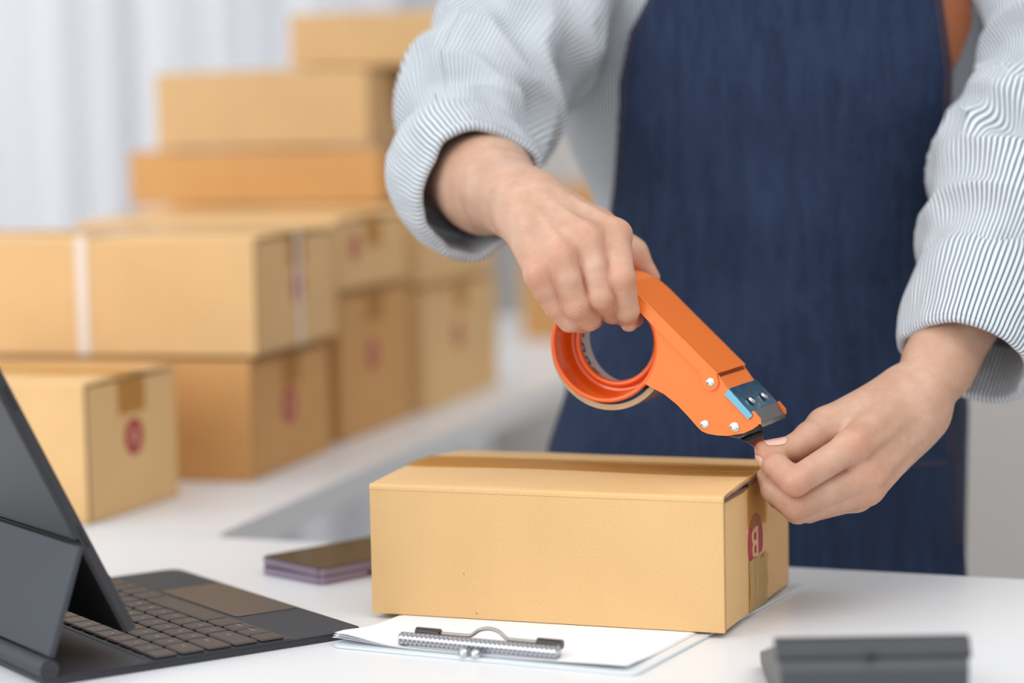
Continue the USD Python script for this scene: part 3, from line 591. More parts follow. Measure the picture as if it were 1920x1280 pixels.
for ch, ang in (('O', 226), ('P', 208), ('P', 191), ('T', 172), ('A', 156), ('P', 140), ('E', 124), ('O', 250), ('P', 268), ('P', 286)):
    th = math.radians(ang); n_ = np.array([math.cos(th), math.sin(th)])
    g = meshkit.text_mesh(ch, 9.5, 0.25, True); g = move(g, t=-np.array([*g.bounds.mean(0)[:2], 0])); p = np.array(g.vertices)
    # capitals rise towards the far rim, the text runs round the core
    rr = 31.95 - p[:, 2]; ph_ = th - p[:, 0] / 32.0
    obj('printed_letter', trimesh.Trimesh(np.stack([DD(HC[0] + r * math.cos(q), HC[1] + r * math.sin(q), 36.5 + y) for r, q, y in zip(rr, ph_, p[:, 1])]), np.array(g.faces), process=True), mats['ink_blue'], roll)
arc = [(HC[0] + 38.6 * math.cos(a), HC[1] + 38.6 * math.sin(a)) for a in np.linspace(math.radians(-42), math.radians(80), 40)]
top = [(-18.0, 162.9), (-57.2, 199.8), (-66.0, 208.4), (-75.0, 216.8), (-84.0, 223.2), (-95.0, 227.2)]
body = Polygon(arc + top[::-1] + [(-17.0, 161.6), (-10.3, 152.4), (-3.0, 143.8), (4.0, 136.3), (9.2, 134.0)] + [(10.6, 132), (10.2, 129.4), (6.0, 126.4), (-0.2, 123.6), (-11.8, 121.5), (-18.6, 121.6), (-25.0, 122.4), (-29.5, 124.0), (-32.6, 126.8), (-39.2, 133.9), (-47.0, 141.6), (-56.1, 148.4)])
body = body.buffer(0)
obj('side_plate', plate(body, 0.0, 1.2), mats['orange_paint'], disp); obj('side_plate', plate(body, WD - 1.2, WD), mats['orange_paint'], disp)
# the folded cover: its top band and two flanges that end in a riveted ear
path = spline([(-18.0, 162.9), (-37.6, 181.4), (-57.2, 199.8), (-66.0, 208.2), (-75.0, 216.6), (-85.0, 223.4), (-97.0, 227.4), (-112.0, 226.4), (-126.0, 219.6), (-138.0, 207.5)], 80)
tn_ = np.gradient(path, axis=0); tn_ /= np.linalg.norm(tn_, axis=1, keepdims=True); nn = np.stack([tn_[:, 1], -tn_[:, 0]], 1)
outer = path + nn * 0.9
band = Polygon(np.vstack([outer, (path - nn * 0.5)[::-1]]))
edge3 = lambda w: np.array([DD(q[0], q[1], w) for q in outer - nn * 0.35])
obj('cover_band', cat_(plate(band, -1.75, WD + 1.75), tube(edge3(-1.45), 0.00048, 10), tube(edge3(WD + 1.45), 0.00048, 10)), mats['orange_paint'], disp, smooth=50)
fl = Polygon(np.vstack([outer, (path - nn * 7.4)[::-1]])).buffer(0).union(Point(-22.6, 157.4).buffer(5.6, 24)).union(Polygon([(-18.0, 162.9), (-17.4, 158.5), (-24.8, 152.3), (-31.0, 164.0)]))
fl = fl.buffer(-0.6).buffer(0.6)
for a, b in ((-1.7, -0.05), (WD + 0.05, WD + 1.7)): obj('cover_flange', plate(fl, a, b), mats['orange_paint'], disp)
# front deck between the cover and the blade, blade holder, blade and its screws
def deck(p0, p1, t, w0, w1):
    p0, p1 = np.array(p0), np.array(p1); d = (p1 - p0) / np.linalg.norm(p1 - p0); n = np.array([-d[1], d[0]]); n = n if n[1] > 0 else -n
    return plate(Polygon([p0, p1, p1 + n * t, p0 + n * t]), w0, w1)
obj('front_deck', deck((-18.6, 160.6), (6.0, 134.6), 1.0, 0.6, WD - 0.6), mats['orange_paint'], disp)
obj('cover_slot', deck((-18.4, 160.9), (-17.8, 160.3), 1.3, 0.5, WD - 1), mats['dark_slot'], disp)
hold = obj('blade_holder', deck((-10.0, 152.9), (6.4, 135.6), 0.9, -0.6, WD + 0.6), mats['blue_zinc'], disp)
obj('holder_lip', plate(Polygon([(-12.8, 149.6), (-9.6, 153.2), (6.9, 136.0), (3.6, 133.2)]), -1.9, -0.2), mats['blue_zinc_bright'], hold)
obj('holder_lip', plate(Polygon([(-12.8, 149.6), (-9.6, 153.2), (6.9, 136.0), (3.6, 133.2)]), WD + 0.2, WD + 1.9), mats['blue_zinc_bright'], hold)
for w in (15, 42):
    q = np.array([0.6, 144.0]); d = np.array([0.688, -0.725]); n = np.array([0.725, 0.688]); q = q + n * 0.6
    p0, p1 = DD(*(q - n * 0.3), w), DD(*(q + n * 1.3), w)
    sc = obj('screw', tube([p0, p0 * 0.4 + p1 * 0.6, p1], [0.0034, 0.0032, 0.0016], 20), mats['chrome'], disp, smooth=40)
    obj('screw_slot', cylinder(p1 - 0.0014 * dA, p1 + 0.0014 * dA, 0.0004, 8), mats['black_rubber'], sc)
bd, bn = np.array([0.54, -0.84]), np.array([0.84, 0.54])
b0 = np.array([6.6, 136.4])
teeth = []
nt = 19
for i in range(nt):
    w = 2.0 + (WD - 4.0) * i / nt; s = (WD - 4.0) / nt
    teeth += [(w, 7.2), (w + 0.30 * s, 7.2), (w + 0.65 * s, 10.4)]
bl = Polygon([(2.0, -2.0)] + teeth + [(WD - 2.0, 7.2), (WD - 2.0, -2.0)])
m = extrude(bl, 0.7); p = np.array(m.vertices); uvp = b0 + p[:, 1:2] * bd + p[:, 2:] * bn
obj('serrated_blade', trimesh.Trimesh(DP + 0.001 * (uvp[:, :1] * dU + uvp[:, 1:2] * ez + p[:, :1] * dA), m.faces, process=False), mats['blade_steel'], disp)
for w0 in (-0.4, WD - 1.0):
    obj('guard_tab', plate(Polygon([(4.2, 136.6), (7.0, 138.4), (11.4, 133.4), (11.6, 130.6), (8.6, 130.8)]).buffer(0.5), w0, w0 + 1.4), mats['orange_paint'], disp)
obj('roller', cylinder(DD(-5.0, 126.2, 3.0), DD(-5.0, 126.2, WD - 3.0), 0.0066, 40), mats['black_rubber'], disp, smooth=40)
obj('roller_rim', dlathe([(5.4, 2.6), (6.6, 2.6), (6.6, 3.2), (5.4, 3.2)], 40, (-5.0, 126.2)), mats['device_grey'], disp)
obj('roller_axle', cylinder(DD(-5.0, 126.2, 1.0), DD(-5.0, 126.2, WD - 1.0), 0.0013, 12), mats['device_grey'], disp)
for (u_, v_), r in (((-27.4, 128.6), 3.2), ((-6.5, 127.6), 3.5)):
    for s in (0, 1):
        w0 = -0.2 if s == 0 else WD + 0.2; dw = -1.0 if s == 0 else 1.0
        obj('rivet', tube([DD(u_, v_, w0), DD(u_, v_, w0 + 0.5 * dw), DD(u_, v_, w0 + 1.1 * dw), DD(u_, v_, w0 + 1.5 * dw)], np.array([r, r * 0.97, r * 0.66, r * 0.25]) / 1000, 24), mats['rivet_steel'], disp, smooth=60)
for s in (0, 1):
    w0 = -1.6 if s == 0 else WD + 1.6; dw = -1.0 if s == 0 else 1.0
    obj('rivet', tube([DD(-22.6, 157.4, w0), DD(-22.6, 157.4, w0 + 0.5 * dw), DD(-22.6, 157.4, w0 + 1.0 * dw), DD(-22.6, 157.4, w0 + 1.4 * dw)], np.array([3.1, 3.0, 2.0, 0.8]) / 1000, 24), mats['rivet_steel'], disp, smooth=60)
# the tape that runs from the roller to the pinching fingers
pinch = at(1426, 842, 1.5585); G = np.zeros((24, 9, 3))
for j, w in enumerate(np.linspace(5.0, 51.0, 9)):
    end = pinch + 0.001 * (dA * (w - 28) * 0.34 - ez * 0.9 * math.cos((w - 28) * 0.13))
    ctl = spline([DD(-17.0, 121.6, w), DD(-10.5, 120.2, w), DD(-4.6, 119.1, w), DD(0.4, 117.6, w) * 0.75 + end * 0.25, end], 24)
    G[:, j] = ctl
obj('tape_strip', sheet(G, 0.00012), mats['clear_tape'], disp, smooth=True, label='clear end of tape drawn out to the fingers')

# ------------------------------------------------------------------ the person: a distance field for the body
def cones(A, B, r1, r2, p):
    """Distance from the points p to the cone with round ends from A (radius r1) to B (radius r2)."""
    ba = B - A; l2 = ba @ ba; rr = r1 - r2; a2 = l2 - rr * rr; il2 = 1.0 / l2
    pa = p - A; y = pa @ ba; z = y - l2
    x2 = ((pa * l2 - y[:, None] * ba) ** 2).sum(1); y2 = y * y * l2; z2 = z * z * l2
    k = np.sign(rr) * rr * rr * x2
    d = (np.sqrt(x2 * a2 * il2) + y * rr) * il2 - r1
    d = np.where(np.sign(z) * a2 * z2 > k, np.sqrt(x2 + z2) * il2 - r2, d)
    return np.where(np.sign(y) * a2 * y2 < k, np.sqrt(x2 + y2) * il2 - r1, d)
def smin(a, b, k):
    h = np.maximum(k - np.abs(a - b), 0) / k
    return np.minimum(a, b) - h * h * k * 0.25
def ellipsoid(c, R, p):
    R = np.asarray(R); q = (p - c) / R; n = np.linalg.norm(q, axis=1)
    return n * (n - 1) / np.maximum(np.linalg.norm(q / R, axis=1), 1e-9)
def surface(f, lo, hi, h):
    """The zero surface of f as a mesh: coarse cells first, then surface nets on the fine grid, then two Newton steps."""
    lo, hi = np.asarray(lo, float), np.asarray(hi, float); c = 6
    n = np.ceil((hi - lo) / (h * c)).astype(int) + 1
    ci = np.stack(np.meshgrid(*[np.arange(k) for k in n], indexing='ij'), -1).reshape(-1, 3)
    dc = f(lo + (ci + 0.5) * h * c)
    N = n * c + 1; V = np.full(N, 1.0, np.float32)
    blk = np.repeat(np.repeat(np.repeat(np.sign(dc).reshape(n), c, 0), c, 1), c, 2); V[:-1, :-1, :-1] = blk
    near = ci[np.abs(dc) < h * c * 1.6]
    o = np.stack(np.meshgrid(*[np.arange(c + 1)] * 3, indexing='ij'), -1).reshape(-1, 3)
    g = (near[:, None] * c + o[None]).reshape(-1, 3); key = np.unique((g[:, 0] * N[1] + g[:, 1]) * N[2] + g[:, 2])
    g = np.stack([key // (N[1] * N[2]), key // N[2] % N[1], key % N[2]], 1)
    val = np.concatenate([f(lo + g[i:i + 400000] * h) for i in range(0, len(g), 400000)])
    V[g[:, 0], g[:, 1], g[:, 2]] = val
    S = V < 0; C = [S[a:N[0] - 1 + a, b:N[1] - 1 + b, d:N[2] - 1 + d] for a in (0, 1) for b in (0, 1) for d in (0, 1)]
    cnt = sum(x.astype(np.int8) for x in C); act = (cnt > 0) & (cnt < 8); idx = np.full(act.shape, -1); A = np.argwhere(act); idx[act] = np.arange(len(A))
    P = np.zeros((len(A), 3)); W = np.zeros(len(A)); cor = [(a, b, d) for a in (0, 1) for b in (0, 1) for d in (0, 1)]
    for p in range(8):
        for ax in range(3):
            if cor[p][ax] == 0:
                q = list(cor[p]); q[ax] = 1
                va = V[A[:, 0] + cor[p][0], A[:, 1] + cor[p][1], A[:, 2] + cor[p][2]]; vb = V[A[:, 0] + q[0], A[:, 1] + q[1], A[:, 2] + q[2]]
                x = (va < 0) != (vb < 0); t = np.where(x, va / np.where(x, va - vb, 1), 0)
                e = np.tile(np.array(cor[p], float), (len(A), 1)); e[:, ax] = t
                P += e * x[:, None]; W += x
    P = lo + (A + P / W[:, None]) * h; F = []
    for ax in range(3):
        b, d = (ax + 1) % 3, (ax + 2) % 3
        sl0 = [slice(1, -1)] * 3; sl0[ax] = slice(0, -1); sl1 = list(sl0); sl1[ax] = slice(1, None)
        s0, s1 = S[tuple(sl0)], S[tuple(sl1)]; E_ = np.argwhere(s0 != s1); off = np.array([1, 1, 1]); off[ax] = 0; E_ = E_ + off
        flip = S[E_[:, 0], E_[:, 1], E_[:, 2]]
        def ix(db, dd):
            q = E_.copy(); q[:, b] -= db; q[:, d] -= dd; return idx[q[:, 0], q[:, 1], q[:, 2]]
        q = np.stack([ix(1, 1), ix(0, 1), ix(0, 0), ix(1, 0)], 1); q[~flip] = q[~flip][:, ::-1]
        F += [q[:, [0, 1, 2]], q[:, [0, 2, 3]]]
    F = np.vstack(F); F = F[(F >= 0).all(1)]
    e = h * 0.4
    for _ in range(2):
        d0_ = f(P); gr = np.stack([f(P + e * u) - f(P - e * u) for u in np.eye(3)], 1) / (2 * e)
        P = P - np.clip(d0_, -h, h)[:, None] * gr / np.maximum((gr ** 2).sum(1), 0.25)[:, None]
    return trimesh.Trimesh(P, F, process=False)
def chain(pts, rad, k, p):
    d = None
    for a, b, r1, r2 in zip(pts[:-1], pts[1:], rad[:-1], rad[1:]):
        q = cones(np.asarray(a), np.asarray(b), r1, r2, p); d = q if d is None else smin(d, q, k)
    return d
def unit(v): return v / np.linalg.norm(v)
def hand_field(arm, arm_r, palm, palm_k, fingers, thumb, web=0.0052, gap=0.0009, dorsal=None, seed=0):
    joints = []
    for pts, rad in fingers + [thumb]:
        for i in ((2, 3) if len(pts) == 5 else (3,) if len(pts) == 6 else (1, 2)):
            o = -(unit(pts[i - 1] - pts[i]) + unit(pts[i + 1] - pts[i])); t = unit(pts[i + 1] - pts[i - 1])
            o = unit(o) if np.linalg.norm(o) > 0.15 else dorsal
            joints.append((pts[i], t, o, rad[i], 0.00016 if i < 3 else 0.00010))
    def f(p):
        d = chain(arm, arm_r, 0.012, p)
        for a, b, r1, r2 in palm: d = smin(d, cones(a, b, r1, r2, p), palm_k)
        if dorsal is not None:
            for a, b, r1, r2 in palm[:4]:                     # tendons to the knuckles
                d = smin(d, cones(a + dorsal * (r1 - 0.0020), b + dorsal * (r2 - 0.0016), 0.0028, 0.0026, p), 0.0050)
        fg = None
        for pts, rad in fingers:
            q = chain(pts, rad, 0.0018, p)
            fg = q if fg is None else smin(fg, q, gap)
        d = smin(d, fg, web)
        d = smin(d, chain(*thumb, 0.006, p), web * 1.3)
        near = np.abs(d) < 0.004
        if near.any():
            pn = p[near]; w = np.zeros(len(pn))
            for c, t, o, r, amp in joints:
                x = pn - c; dist = (x * x).sum(1); m = dist < (3.2 * r) ** 2
                if m.any():
                    xm = x[m]; s_ = xm @ t; h_ = np.clip((xm @ o) / r, 0, 1); side = np.linalg.norm(xm - np.outer(s_, t), axis=1)
                    ph = 2 * np.pi * s_ / 0.0023 + 2.0 * meshkit.noise(xm * 110.0 + 5.0, seed)
                    w[m] += amp * np.sin(ph) * np.exp(-(s_ / (0.62 * r)) ** 2) * h_
            w += 0.00010 * (meshkit.noise(pn * 330.0, seed + 3) - 0.5)
            d = d.copy(); d[near] += w
        return d
    return f
a_ = at
# right arm and hand (left in the photograph), gripping the dispenser from above
R_elbow, R_wrist = a_(850, 312, 1.800), a_(992, 390, 1.632)
RK = [a_(1154, 441, 1.590), a_(1101, 448, 1.580), a_(1053, 478, 1.571), a_(1009, 515, 1.570)]
R_f = [([RK[0], a_(1160, 482, 1.573), a_(1166, 521, 1.566), a_(1176, 582, 1.576), a_(1179, 603, 1.589)], [0.0104, 0.0089, 0.0091, 0.0082, 0.0064]),
       ([RK[1], a_(1114, 500, 1.570), a_(1127, 555, 1.567), a_(1148, 584, 1.590), a_(1190, 597, 1.612)], [0.0106, 0.0090, 0.0092, 0.0081, 0.0064]),
       ([RK[2], a_(1066, 526, 1.566), a_(1080, 573, 1.566), a_(1104, 598, 1.580), a_(1113, 600, 1.600)], [0.0102, 0.0089, 0.0091, 0.0081, 0.0064]),
       ([RK[3], a_(1023, 546, 1.570), a_(1043, 576, 1.573), a_(1067, 602, 1.576), a_(1092, 609, 1.590)], [0.0092, 0.0081, 0.0080, 0.0073, 0.0058])]
R_t = ([a_(1035, 392, 1.640), a_(1120, 425, 1.650), a_(1186, 474, 1.650), a_(1222, 520, 1.650)], [0.0150, 0.0125, 0.0098, 0.0060])
W0 = R_wrist
R_palm = [(W0 + np.array([0.004, 0.006, 0.006]), RK[0], 0.0185, 0.0108), (W0, RK[1], 0.0190, 0.0110), (W0 + np.array([-0.002, -0.004, -0.004]), RK[2], 0.0185, 0.0105), (W0 + np.array([-0.004, -0.008, -0.008]), RK[3], 0.0170, 0.0086),
          (W0 + np.array([0.010, 0.012, 0.0]), a_(1100, 470, 1.622), 0.018, 0.015)] + [(0.5 * (RK[i] + RK[i + 1]) + [0, 0.006, 0], 0.5 * (R_f[i][0][1] + R_f[i + 1][0][1]) + [0, 0.0075, -0.008], 0.0080, 0.0060) for i in range(3)]
Rdor = unit(np.cross(RK[0] - W0, RK[3] - W0)); Rdor = Rdor if Rdor[1] < 0 else -Rdor
R_field = hand_field([R_elbow, R_elbow * 0.55 + R_wrist * 0.45, R_wrist * 0.88 + R_elbow * 0.12, W0 + 0.15 * (RK[1] - W0)], [0.0345, 0.0345, 0.0245, 0.0205], R_palm, 0.010, R_f, R_t, dorsal=Rdor, seed=1)
# left arm and hand (right in the photograph), pinching the end of the tape
L_elbow, L_wrist = a_(1968, 268, 1.768), a_(1722, 760, 1.622)
LK = [a_(1598, 836, 1.556), a_(1622, 890, 1.560), a_(1624, 917, 1.563), a_(1606, 934, 1.577)]
L_f = [([LK[0], a_(1491, 903, 1.534), a_(1456, 874, 1.548), a_(1438, 860, 1.560)], [0.0108, 0.0096, 0.0086, 0.0066]),
       ([LK[1], a_(1490, 946, 1.544), a_(1450, 917, 1.554), a_(1438, 893, 1.568)], [0.0110, 0.0096, 0.0084, 0.0068]),
       ([LK[2], a_(1496, 956, 1.553), a_(1462, 932, 1.570), a_(1456, 905, 1.582)], [0.0102, 0.0092, 0.0080, 0.0066]),
       ([LK[3], a_(1516, 958, 1.570), a_(1488, 942, 1.584), a_(1478, 925, 1.594)], [0.0084, 0.0078, 0.0070, 0.0060])]
L_t = ([a_(1615, 790, 1.604), a_(1550, 802, 1.586), a_(1520, 821, 1.575), a_(1490, 840, 1.567), a_(1456, 847, 1.562), a_(1430, 841, 1.559)], [0.0165, 0.0122, 0.0104, 0.0085, 0.0073, 0.0052])
W1 = L_wrist
L_palm = [(W1 + np.array([-0.006, 0, 0.008]), LK[0], 0.0180, 0.0115), (W1, LK[1], 0.0190, 0.0118), (W1 + np.array([0.002, 0.002, -0.006]), LK[2], 0.0180, 0.0110), (W1 + np.array([0.002, 0.006, -0.010]), LK[3], 0.0160, 0.0086),
          (W1 + np.array([-0.012, 0.004, 0.008]), L_t[0][1], 0.0180, 0.0125)]
Ldor = unit(np.cross(LK[0] - W1, LK[3] - W1)); Ldor = Ldor if Ldor[1] < 0 else -Ldor
L_field = hand_field([L_elbow, L_elbow * 0.5 + L_wrist * 0.5, L_wrist * 0.85 + L_elbow * 0.15, W1 + 0.15 * (LK[1] - W1)], [0.0340, 0.0335, 0.0235, 0.0200], L_palm, 0.010, L_f, L_t, dorsal=Ldor, seed=2)
def bounds(*P, pad=0.045):
    P = np.vstack([np.asarray(x).reshape(-1, 3) for x in P]); return P.min(0) - pad, P.max(0) + pad
Rm = surface(R_field, *bounds(R_elbow, W0, RK, *[q[0] for q in R_f], R_t[0]), 0.0009)
Lm = surface(L_field, *bounds(L_elbow, W1, LK, *[q[0] for q in L_f], L_t[0]), 0.0009)
# trunk, neck, head and upper arms, mostly under the clothes or above the frame
SC = np.array([0.222, 1.965, 0])                       # the trunk's axis
def BP(x, y, z): return SC + ex * x + ey * y + ez * z
R_sh, L_sh = BP(-0.165, 0.02, 1.325), BP(0.165, 0.02, 1.325)
HD = BP(0.0, -0.035, 1.575); Rh = rot2(TA).T
def head_local(p): return (p - HD) @ Rh.T
def trunk(p):
    d = chain([BP(0, 0, 0.84), BP(0, 0, 1.0), BP(0, 0.01, 1.2), BP(0, 0.02, 1.33)], [0.085, 0.080, 0.085, 0.060], 0.05, p)
    for s in (-1, 1):
        d = smin(d, cones(BP(s * 0.06, 0, 0.86), BP(s * 0.05, 0, 1.02), 0.085, 0.075, p), 0.05)
        d = smin(d, cones(BP(s * 0.05, 0, 1.02), BP(s * 0.075, 0.01, 1.22), 0.075, 0.085, p), 0.05)
        d = smin(d, cones(BP(s * 0.03, 0.02, 1.355), BP(s * 0.15, 0.02, 1.325), 0.045, 0.045, p), 0.05)
        d = smin(d, chain([BP(s * 0.075, 0.0, 0.86), BP(s * 0.085, 0.0, 0.47), BP(s * 0.085, 0.02, 0.09)], [0.080, 0.052, 0.036], 0.03, p), 0.03)
        d = smin(d, cones(BP(s * 0.085, 0.02, 0.06), BP(s * 0.09, -0.13, 0.035), 0.034, 0.026, p), 0.03)
    d = smin(d, chain([R_sh, a_(1055, -130, 1.955), a_(1012, 0, 1.925), a_(950, 95, 1.890), a_(897, 180, 1.855), R_elbow], [0.042, 0.034, 0.033, 0.032, 0.031, 0.030], 0.02, p), 0.010)
    d = smin(d, chain([L_sh, a_(1930, -210, 1.878), a_(1998, -20, 1.835), a_(2012, 125, 1.802), L_elbow], [0.042, 0.034, 0.032, 0.031, 0.030], 0.02, p), 0.010)
    d = smin(d, cones(BP(0, 0.025, 1.34), BP(0, 0.0, 1.50), 0.052, 0.050, p), 0.03)
    q = head_local(p)
    h_ = smin(ellipsoid(np.array([0, 0.012, 0.035]), (0.076, 0.093, 0.085), q), ellipsoid(np.array([0, -0.022, -0.035]), (0.058, 0.062, 0.078), q), 0.03)
    h_ = smin(h_, cones(np.array([0, -0.083, 0.010]), np.array([0, -0.100, -0.022]), 0.007, 0.011, q), 0.010)
    h_ = smin(h_, ellipsoid(np.array([0, -0.080, -0.058]), (0.022, 0.010, 0.008), q), 0.008)
    for s in (-1, 1):
        h_ = -smin(-h_, np.linalg.norm(q - np.array([s * 0.031, -0.088, 0.008]), axis=1) - 0.0155, 0.012)
        h_ = smin(h_, ellipsoid(np.array([s * 0.078, 0.015, -0.008]), (0.008, 0.020, 0.032), q), 0.006)
    return smin(d, h_, 0.025)
Tm = surface(trunk, (-0.22, 1.55, 0.0), (0.60, 2.25, 1.72), 0.007)
body_m = cat_(Tm, Rm, Lm)
pts = np.array(body_m.vertices); blush = np.zeros(len(pts))
for c, s, g_ in [(x, 0.0085, 0.8) for x in RK + LK] + [(q[0][-3], 0.0075, 0.7) for q in R_f + L_f] + [(q[0][-1], 0.0090, 0.75) for q in R_f + L_f] + [(L_t[0][3], 0.009, 0.5), (L_t[0][5], 0.011, 0.8), (R_t[0][3], 0.011, 0.6)]:
    blush = np.maximum(blush, g_ * np.exp(-((pts - c) ** 2).sum(1) / (2 * s * s)))
person = thing('person', 'person in a striped shirt and dark denim apron taping the carton', 'person', BP(0, 0, 0), TA)
obj('body', body_m, mats['skin'], person, smooth=True, prim={'blush': np.stack([blush] * 3, 1)})
def nail(field, c, back, out, size=(0.0058, 0.0078)):
    """A finger nail laid on the field's surface round the axis point c, on the side that faces OUT."""
    t = unit(c - back); o = unit(out - t * (out @ t)); s = np.cross(t, o); n, m = 15, 15; B = np.zeros((n, m, 3))
    for i, u in enumerate(np.linspace(-1, 1, n)):
        for j, v in enumerate(np.linspace(-1, 1, m)):
            B[i, j] = c + s * (u * math.sqrt(1 - 0.42 * v * v) * size[0]) + t * (v * math.sqrt(1 - 0.42 * u * u) * size[1])
    P = B.reshape(-1, 3) + o * 0.016
    for _ in range(40): P = P - o * np.clip(field(P), -0.003, 0.003)[:, None] * 0.8
    G = (P + o * 0.00045).reshape(n, m, 3)
    for k in range(2): G[1:-1, 1:-1] = (G[:-2, 1:-1] + G[2:, 1:-1] + G[1:-1, :-2] + G[1:-1, 2:]) / 4
    G = G if np.cross(s, t) @ o > 0 else G[::-1]
    obj('finger_nail', sheet(G, 0.0011), mats['nail'], person, smooth=True)

# ------------------------------------------------------------------ clothes
def project(p):
    q = np.asarray(p) - [0, 0, ZC]; d = q @ fwd
    return np.stack([960 + FPX * (q @ right) / d, 640 + FPX * (q @ down) / d], -1)
def loft(C, R, n=160, disp=None, rows=90, inside=0.0, twist=0.0, ref=None, squash=1.0):
    """A cloth tube along the points C; INSIDE metres of the cloth are turned back within the far end. Returns mesh, uv."""
    C = spline(C, rows); R = spline(np.stack([R, R, R], 1), rows)[:, 0]
    T = np.gradient(C, axis=0); T /= np.linalg.norm(T, axis=1, keepdims=True); s = np.concatenate([[0], np.cumsum(np.linalg.norm(np.diff(C, axis=0), axis=1))])
    a = np.asarray(ref if ref is not None else [0.3, 0.2, 1.0], float); Rm_ = R.mean(); V, U = [], []
    th = np.linspace(0, 2 * np.pi, n + 1)
    for i in range(rows):
        a = a - T[i] * (a @ T[i]); a /= np.linalg.norm(a); b = np.cross(T[i], a)
        r = R[i] + (disp(th, s[i] / s[-1], s[i]) if disp else 0 * th); r[-1] = r[0]
        V.append(C[i] + r[:, None] * (np.cos(th)[:, None] * a + squash * np.sin(th)[:, None] * b)); U.append(np.stack([th * Rm_ + twist * s[i], np.full(n + 1, s[i])], 1))
    if inside:
        e = np.array(V[-1]); c = C[-1]; t = T[-1]; rad = e - c; L = np.linalg.norm(rad, axis=1, keepdims=True); un = rad / L
        for k in range(1, 15):
            if k <= 6:
                q = math.pi * k / 6; off = t * 0.0035 * math.sin(q) - un * 0.0035 * (1 - math.cos(q))
            else: off = -un * 0.007 - t * inside * (k - 6) / 8
            V.append(e + off); U.append(np.stack([th * Rm_ + twist * s[-1], np.full(n + 1, s[-1] + 0.002 * k)], 1))
    V, U = np.array(V), np.array(U); m = len(V); f = grid_faces(m, n + 1)
    return trimesh.Trimesh(V.reshape(-1, 3), f, process=False), U.reshape(-1, 2)
def ridges(x): return 1 - np.abs(2 * x - 1)
def cloth(seed, amp, fs, ft, lean, where=lambda t: 1.0):
    def d(th, t, s):
        q = np.stack([np.cos(th) * ft + s * lean, np.sin(th) * ft, np.full_like(th, s * fs)], 1)
        return np.maximum(amp * where(t) * ((ridges(meshkit.fbm(q, 2, seed)) - 0.74) * 1.5 + 0.9 * (meshkit.noise(q * 0.45 + 7.3, seed + 9) - 0.5)), -0.011)
    return d
shirt = mats['shirt_cloth']
m, uv = loft([BP(-0.125, 0.02, 1.330), a_(1085, -300, 1.975), a_(1055, -130, 1.955), a_(1012, 0, 1.925), a_(950, 95, 1.890), a_(897, 180, 1.855), a_(876, 254, 1.820), a_(876, 312, 1.780), a_(890, 342, 1.745)],
             [0.050, 0.064, 0.061, 0.059, 0.056, 0.055, 0.053, 0.050, 0.047], disp=cloth(5, 0.032, 13, 1.0, 8.0, lambda t: 0.30 + 0.8 * math.exp(-((t - 0.68) / 0.20) ** 2)), rows=150)
sl = obj('sleeve', m, shirt, person, smooth=True, uv=uv, label='striped sleeve of the arm at left')
def cuff_disp(seed, amp):
    def d(th, t, s):
        q = np.stack([np.cos(th) * 1.4, np.sin(th) * 1.4, np.full_like(th, t * 1.2)], 1)
        return amp * (meshkit.fbm(q, 3, seed) - 0.5) + 0.0022 * math.sin(math.pi * min(1, t * 1.15)) 
    return d
m, uv = loft([a_(858, 292, 1.800), a_(862, 314, 1.778), a_(870, 336, 1.754), a_(887, 356, 1.730), a_(896, 362, 1.720)], [0.0480, 0.0545, 0.0545, 0.0520, 0.0505], disp=cuff_disp(11, 0.016), rows=50, inside=0.045)
obj('rolled_cuff', m, shirt, sl, smooth=True, uv=uv)
m, uv = loft([BP(0.125, 0.02, 1.330), a_(1866, -390, 1.915), a_(1930, -210, 1.878), a_(1998, -20, 1.835), a_(2012, 125, 1.802), a_(1985, 250, 1.775), a_(1938, 355, 1.752), a_(1893, 460, 1.722), a_(1862, 535, 1.696), a_(1840, 590, 1.680)],
             [0.050, 0.068, 0.072, 0.069, 0.069, 0.069, 0.066, 0.060, 0.054, 0.048], disp=cloth(21, 0.027, 19, 1.1, -7.0, lambda t: 0.3 + 0.7 * math.exp(-((t - 0.75) / 0.18) ** 2)), rows=150)
sr_ = obj('sleeve', m, shirt, person, smooth=True, uv=uv, label='striped sleeve of the arm at right')
m, uv = loft([a_(1873, 508, 1.706), a_(1860, 550, 1.692), a_(1842, 600, 1.674), a_(1822, 652, 1.656), a_(1815, 672, 1.650)], [0.0490, 0.0560, 0.0540, 0.0500, 0.0475], disp=cuff_disp(17, 0.014), rows=50, inside=0.045)
obj('rolled_cuff', m, shirt, sr_, smooth=True, uv=uv)
Zr = np.array([0.60, 0.75, 0.85, 0.95, 1.02, 1.09, 1.18, 1.27, 1.33, 1.37, 1.39, 1.405])
Ar = np.array([0.172, 0.172, 0.168, 0.155, 0.158, 0.185, 0.192, 0.196, 0.205, 0.178, 0.115, 0.072])
Br = np.array([0.118, 0.118, 0.115, 0.108, 0.108, 0.112, 0.116, 0.112, 0.100, 0.085, 0.074, 0.066])
Xr = np.array([-0.022, -0.020, -0.016, -0.008, 0, 0, 0, 0, 0, 0, 0, 0])
def ring(phi, z, da=0.0, db=0.0):
    """A point of the trunk's outline: phi 0 faces the table, negative is to the left in the photograph."""
    a = np.interp(z, Zr, Ar) + da; b = np.interp(z, Zr, Br) + db; xo = np.interp(z, Zr, Xr)
    phi, z = np.broadcast_arrays(phi, z)
    return SC + ex * (xo + a * np.sin(phi))[..., None] - ey * (b * np.cos(phi))[..., None] + ez * z[..., None]
n, mrow = 220, 130; ph_ = np.linspace(-math.pi, math.pi, n + 1); zz = np.linspace(0.72, 1.405, mrow); G = np.zeros((mrow, n + 1, 3)); U = np.zeros((mrow, n + 1, 2))
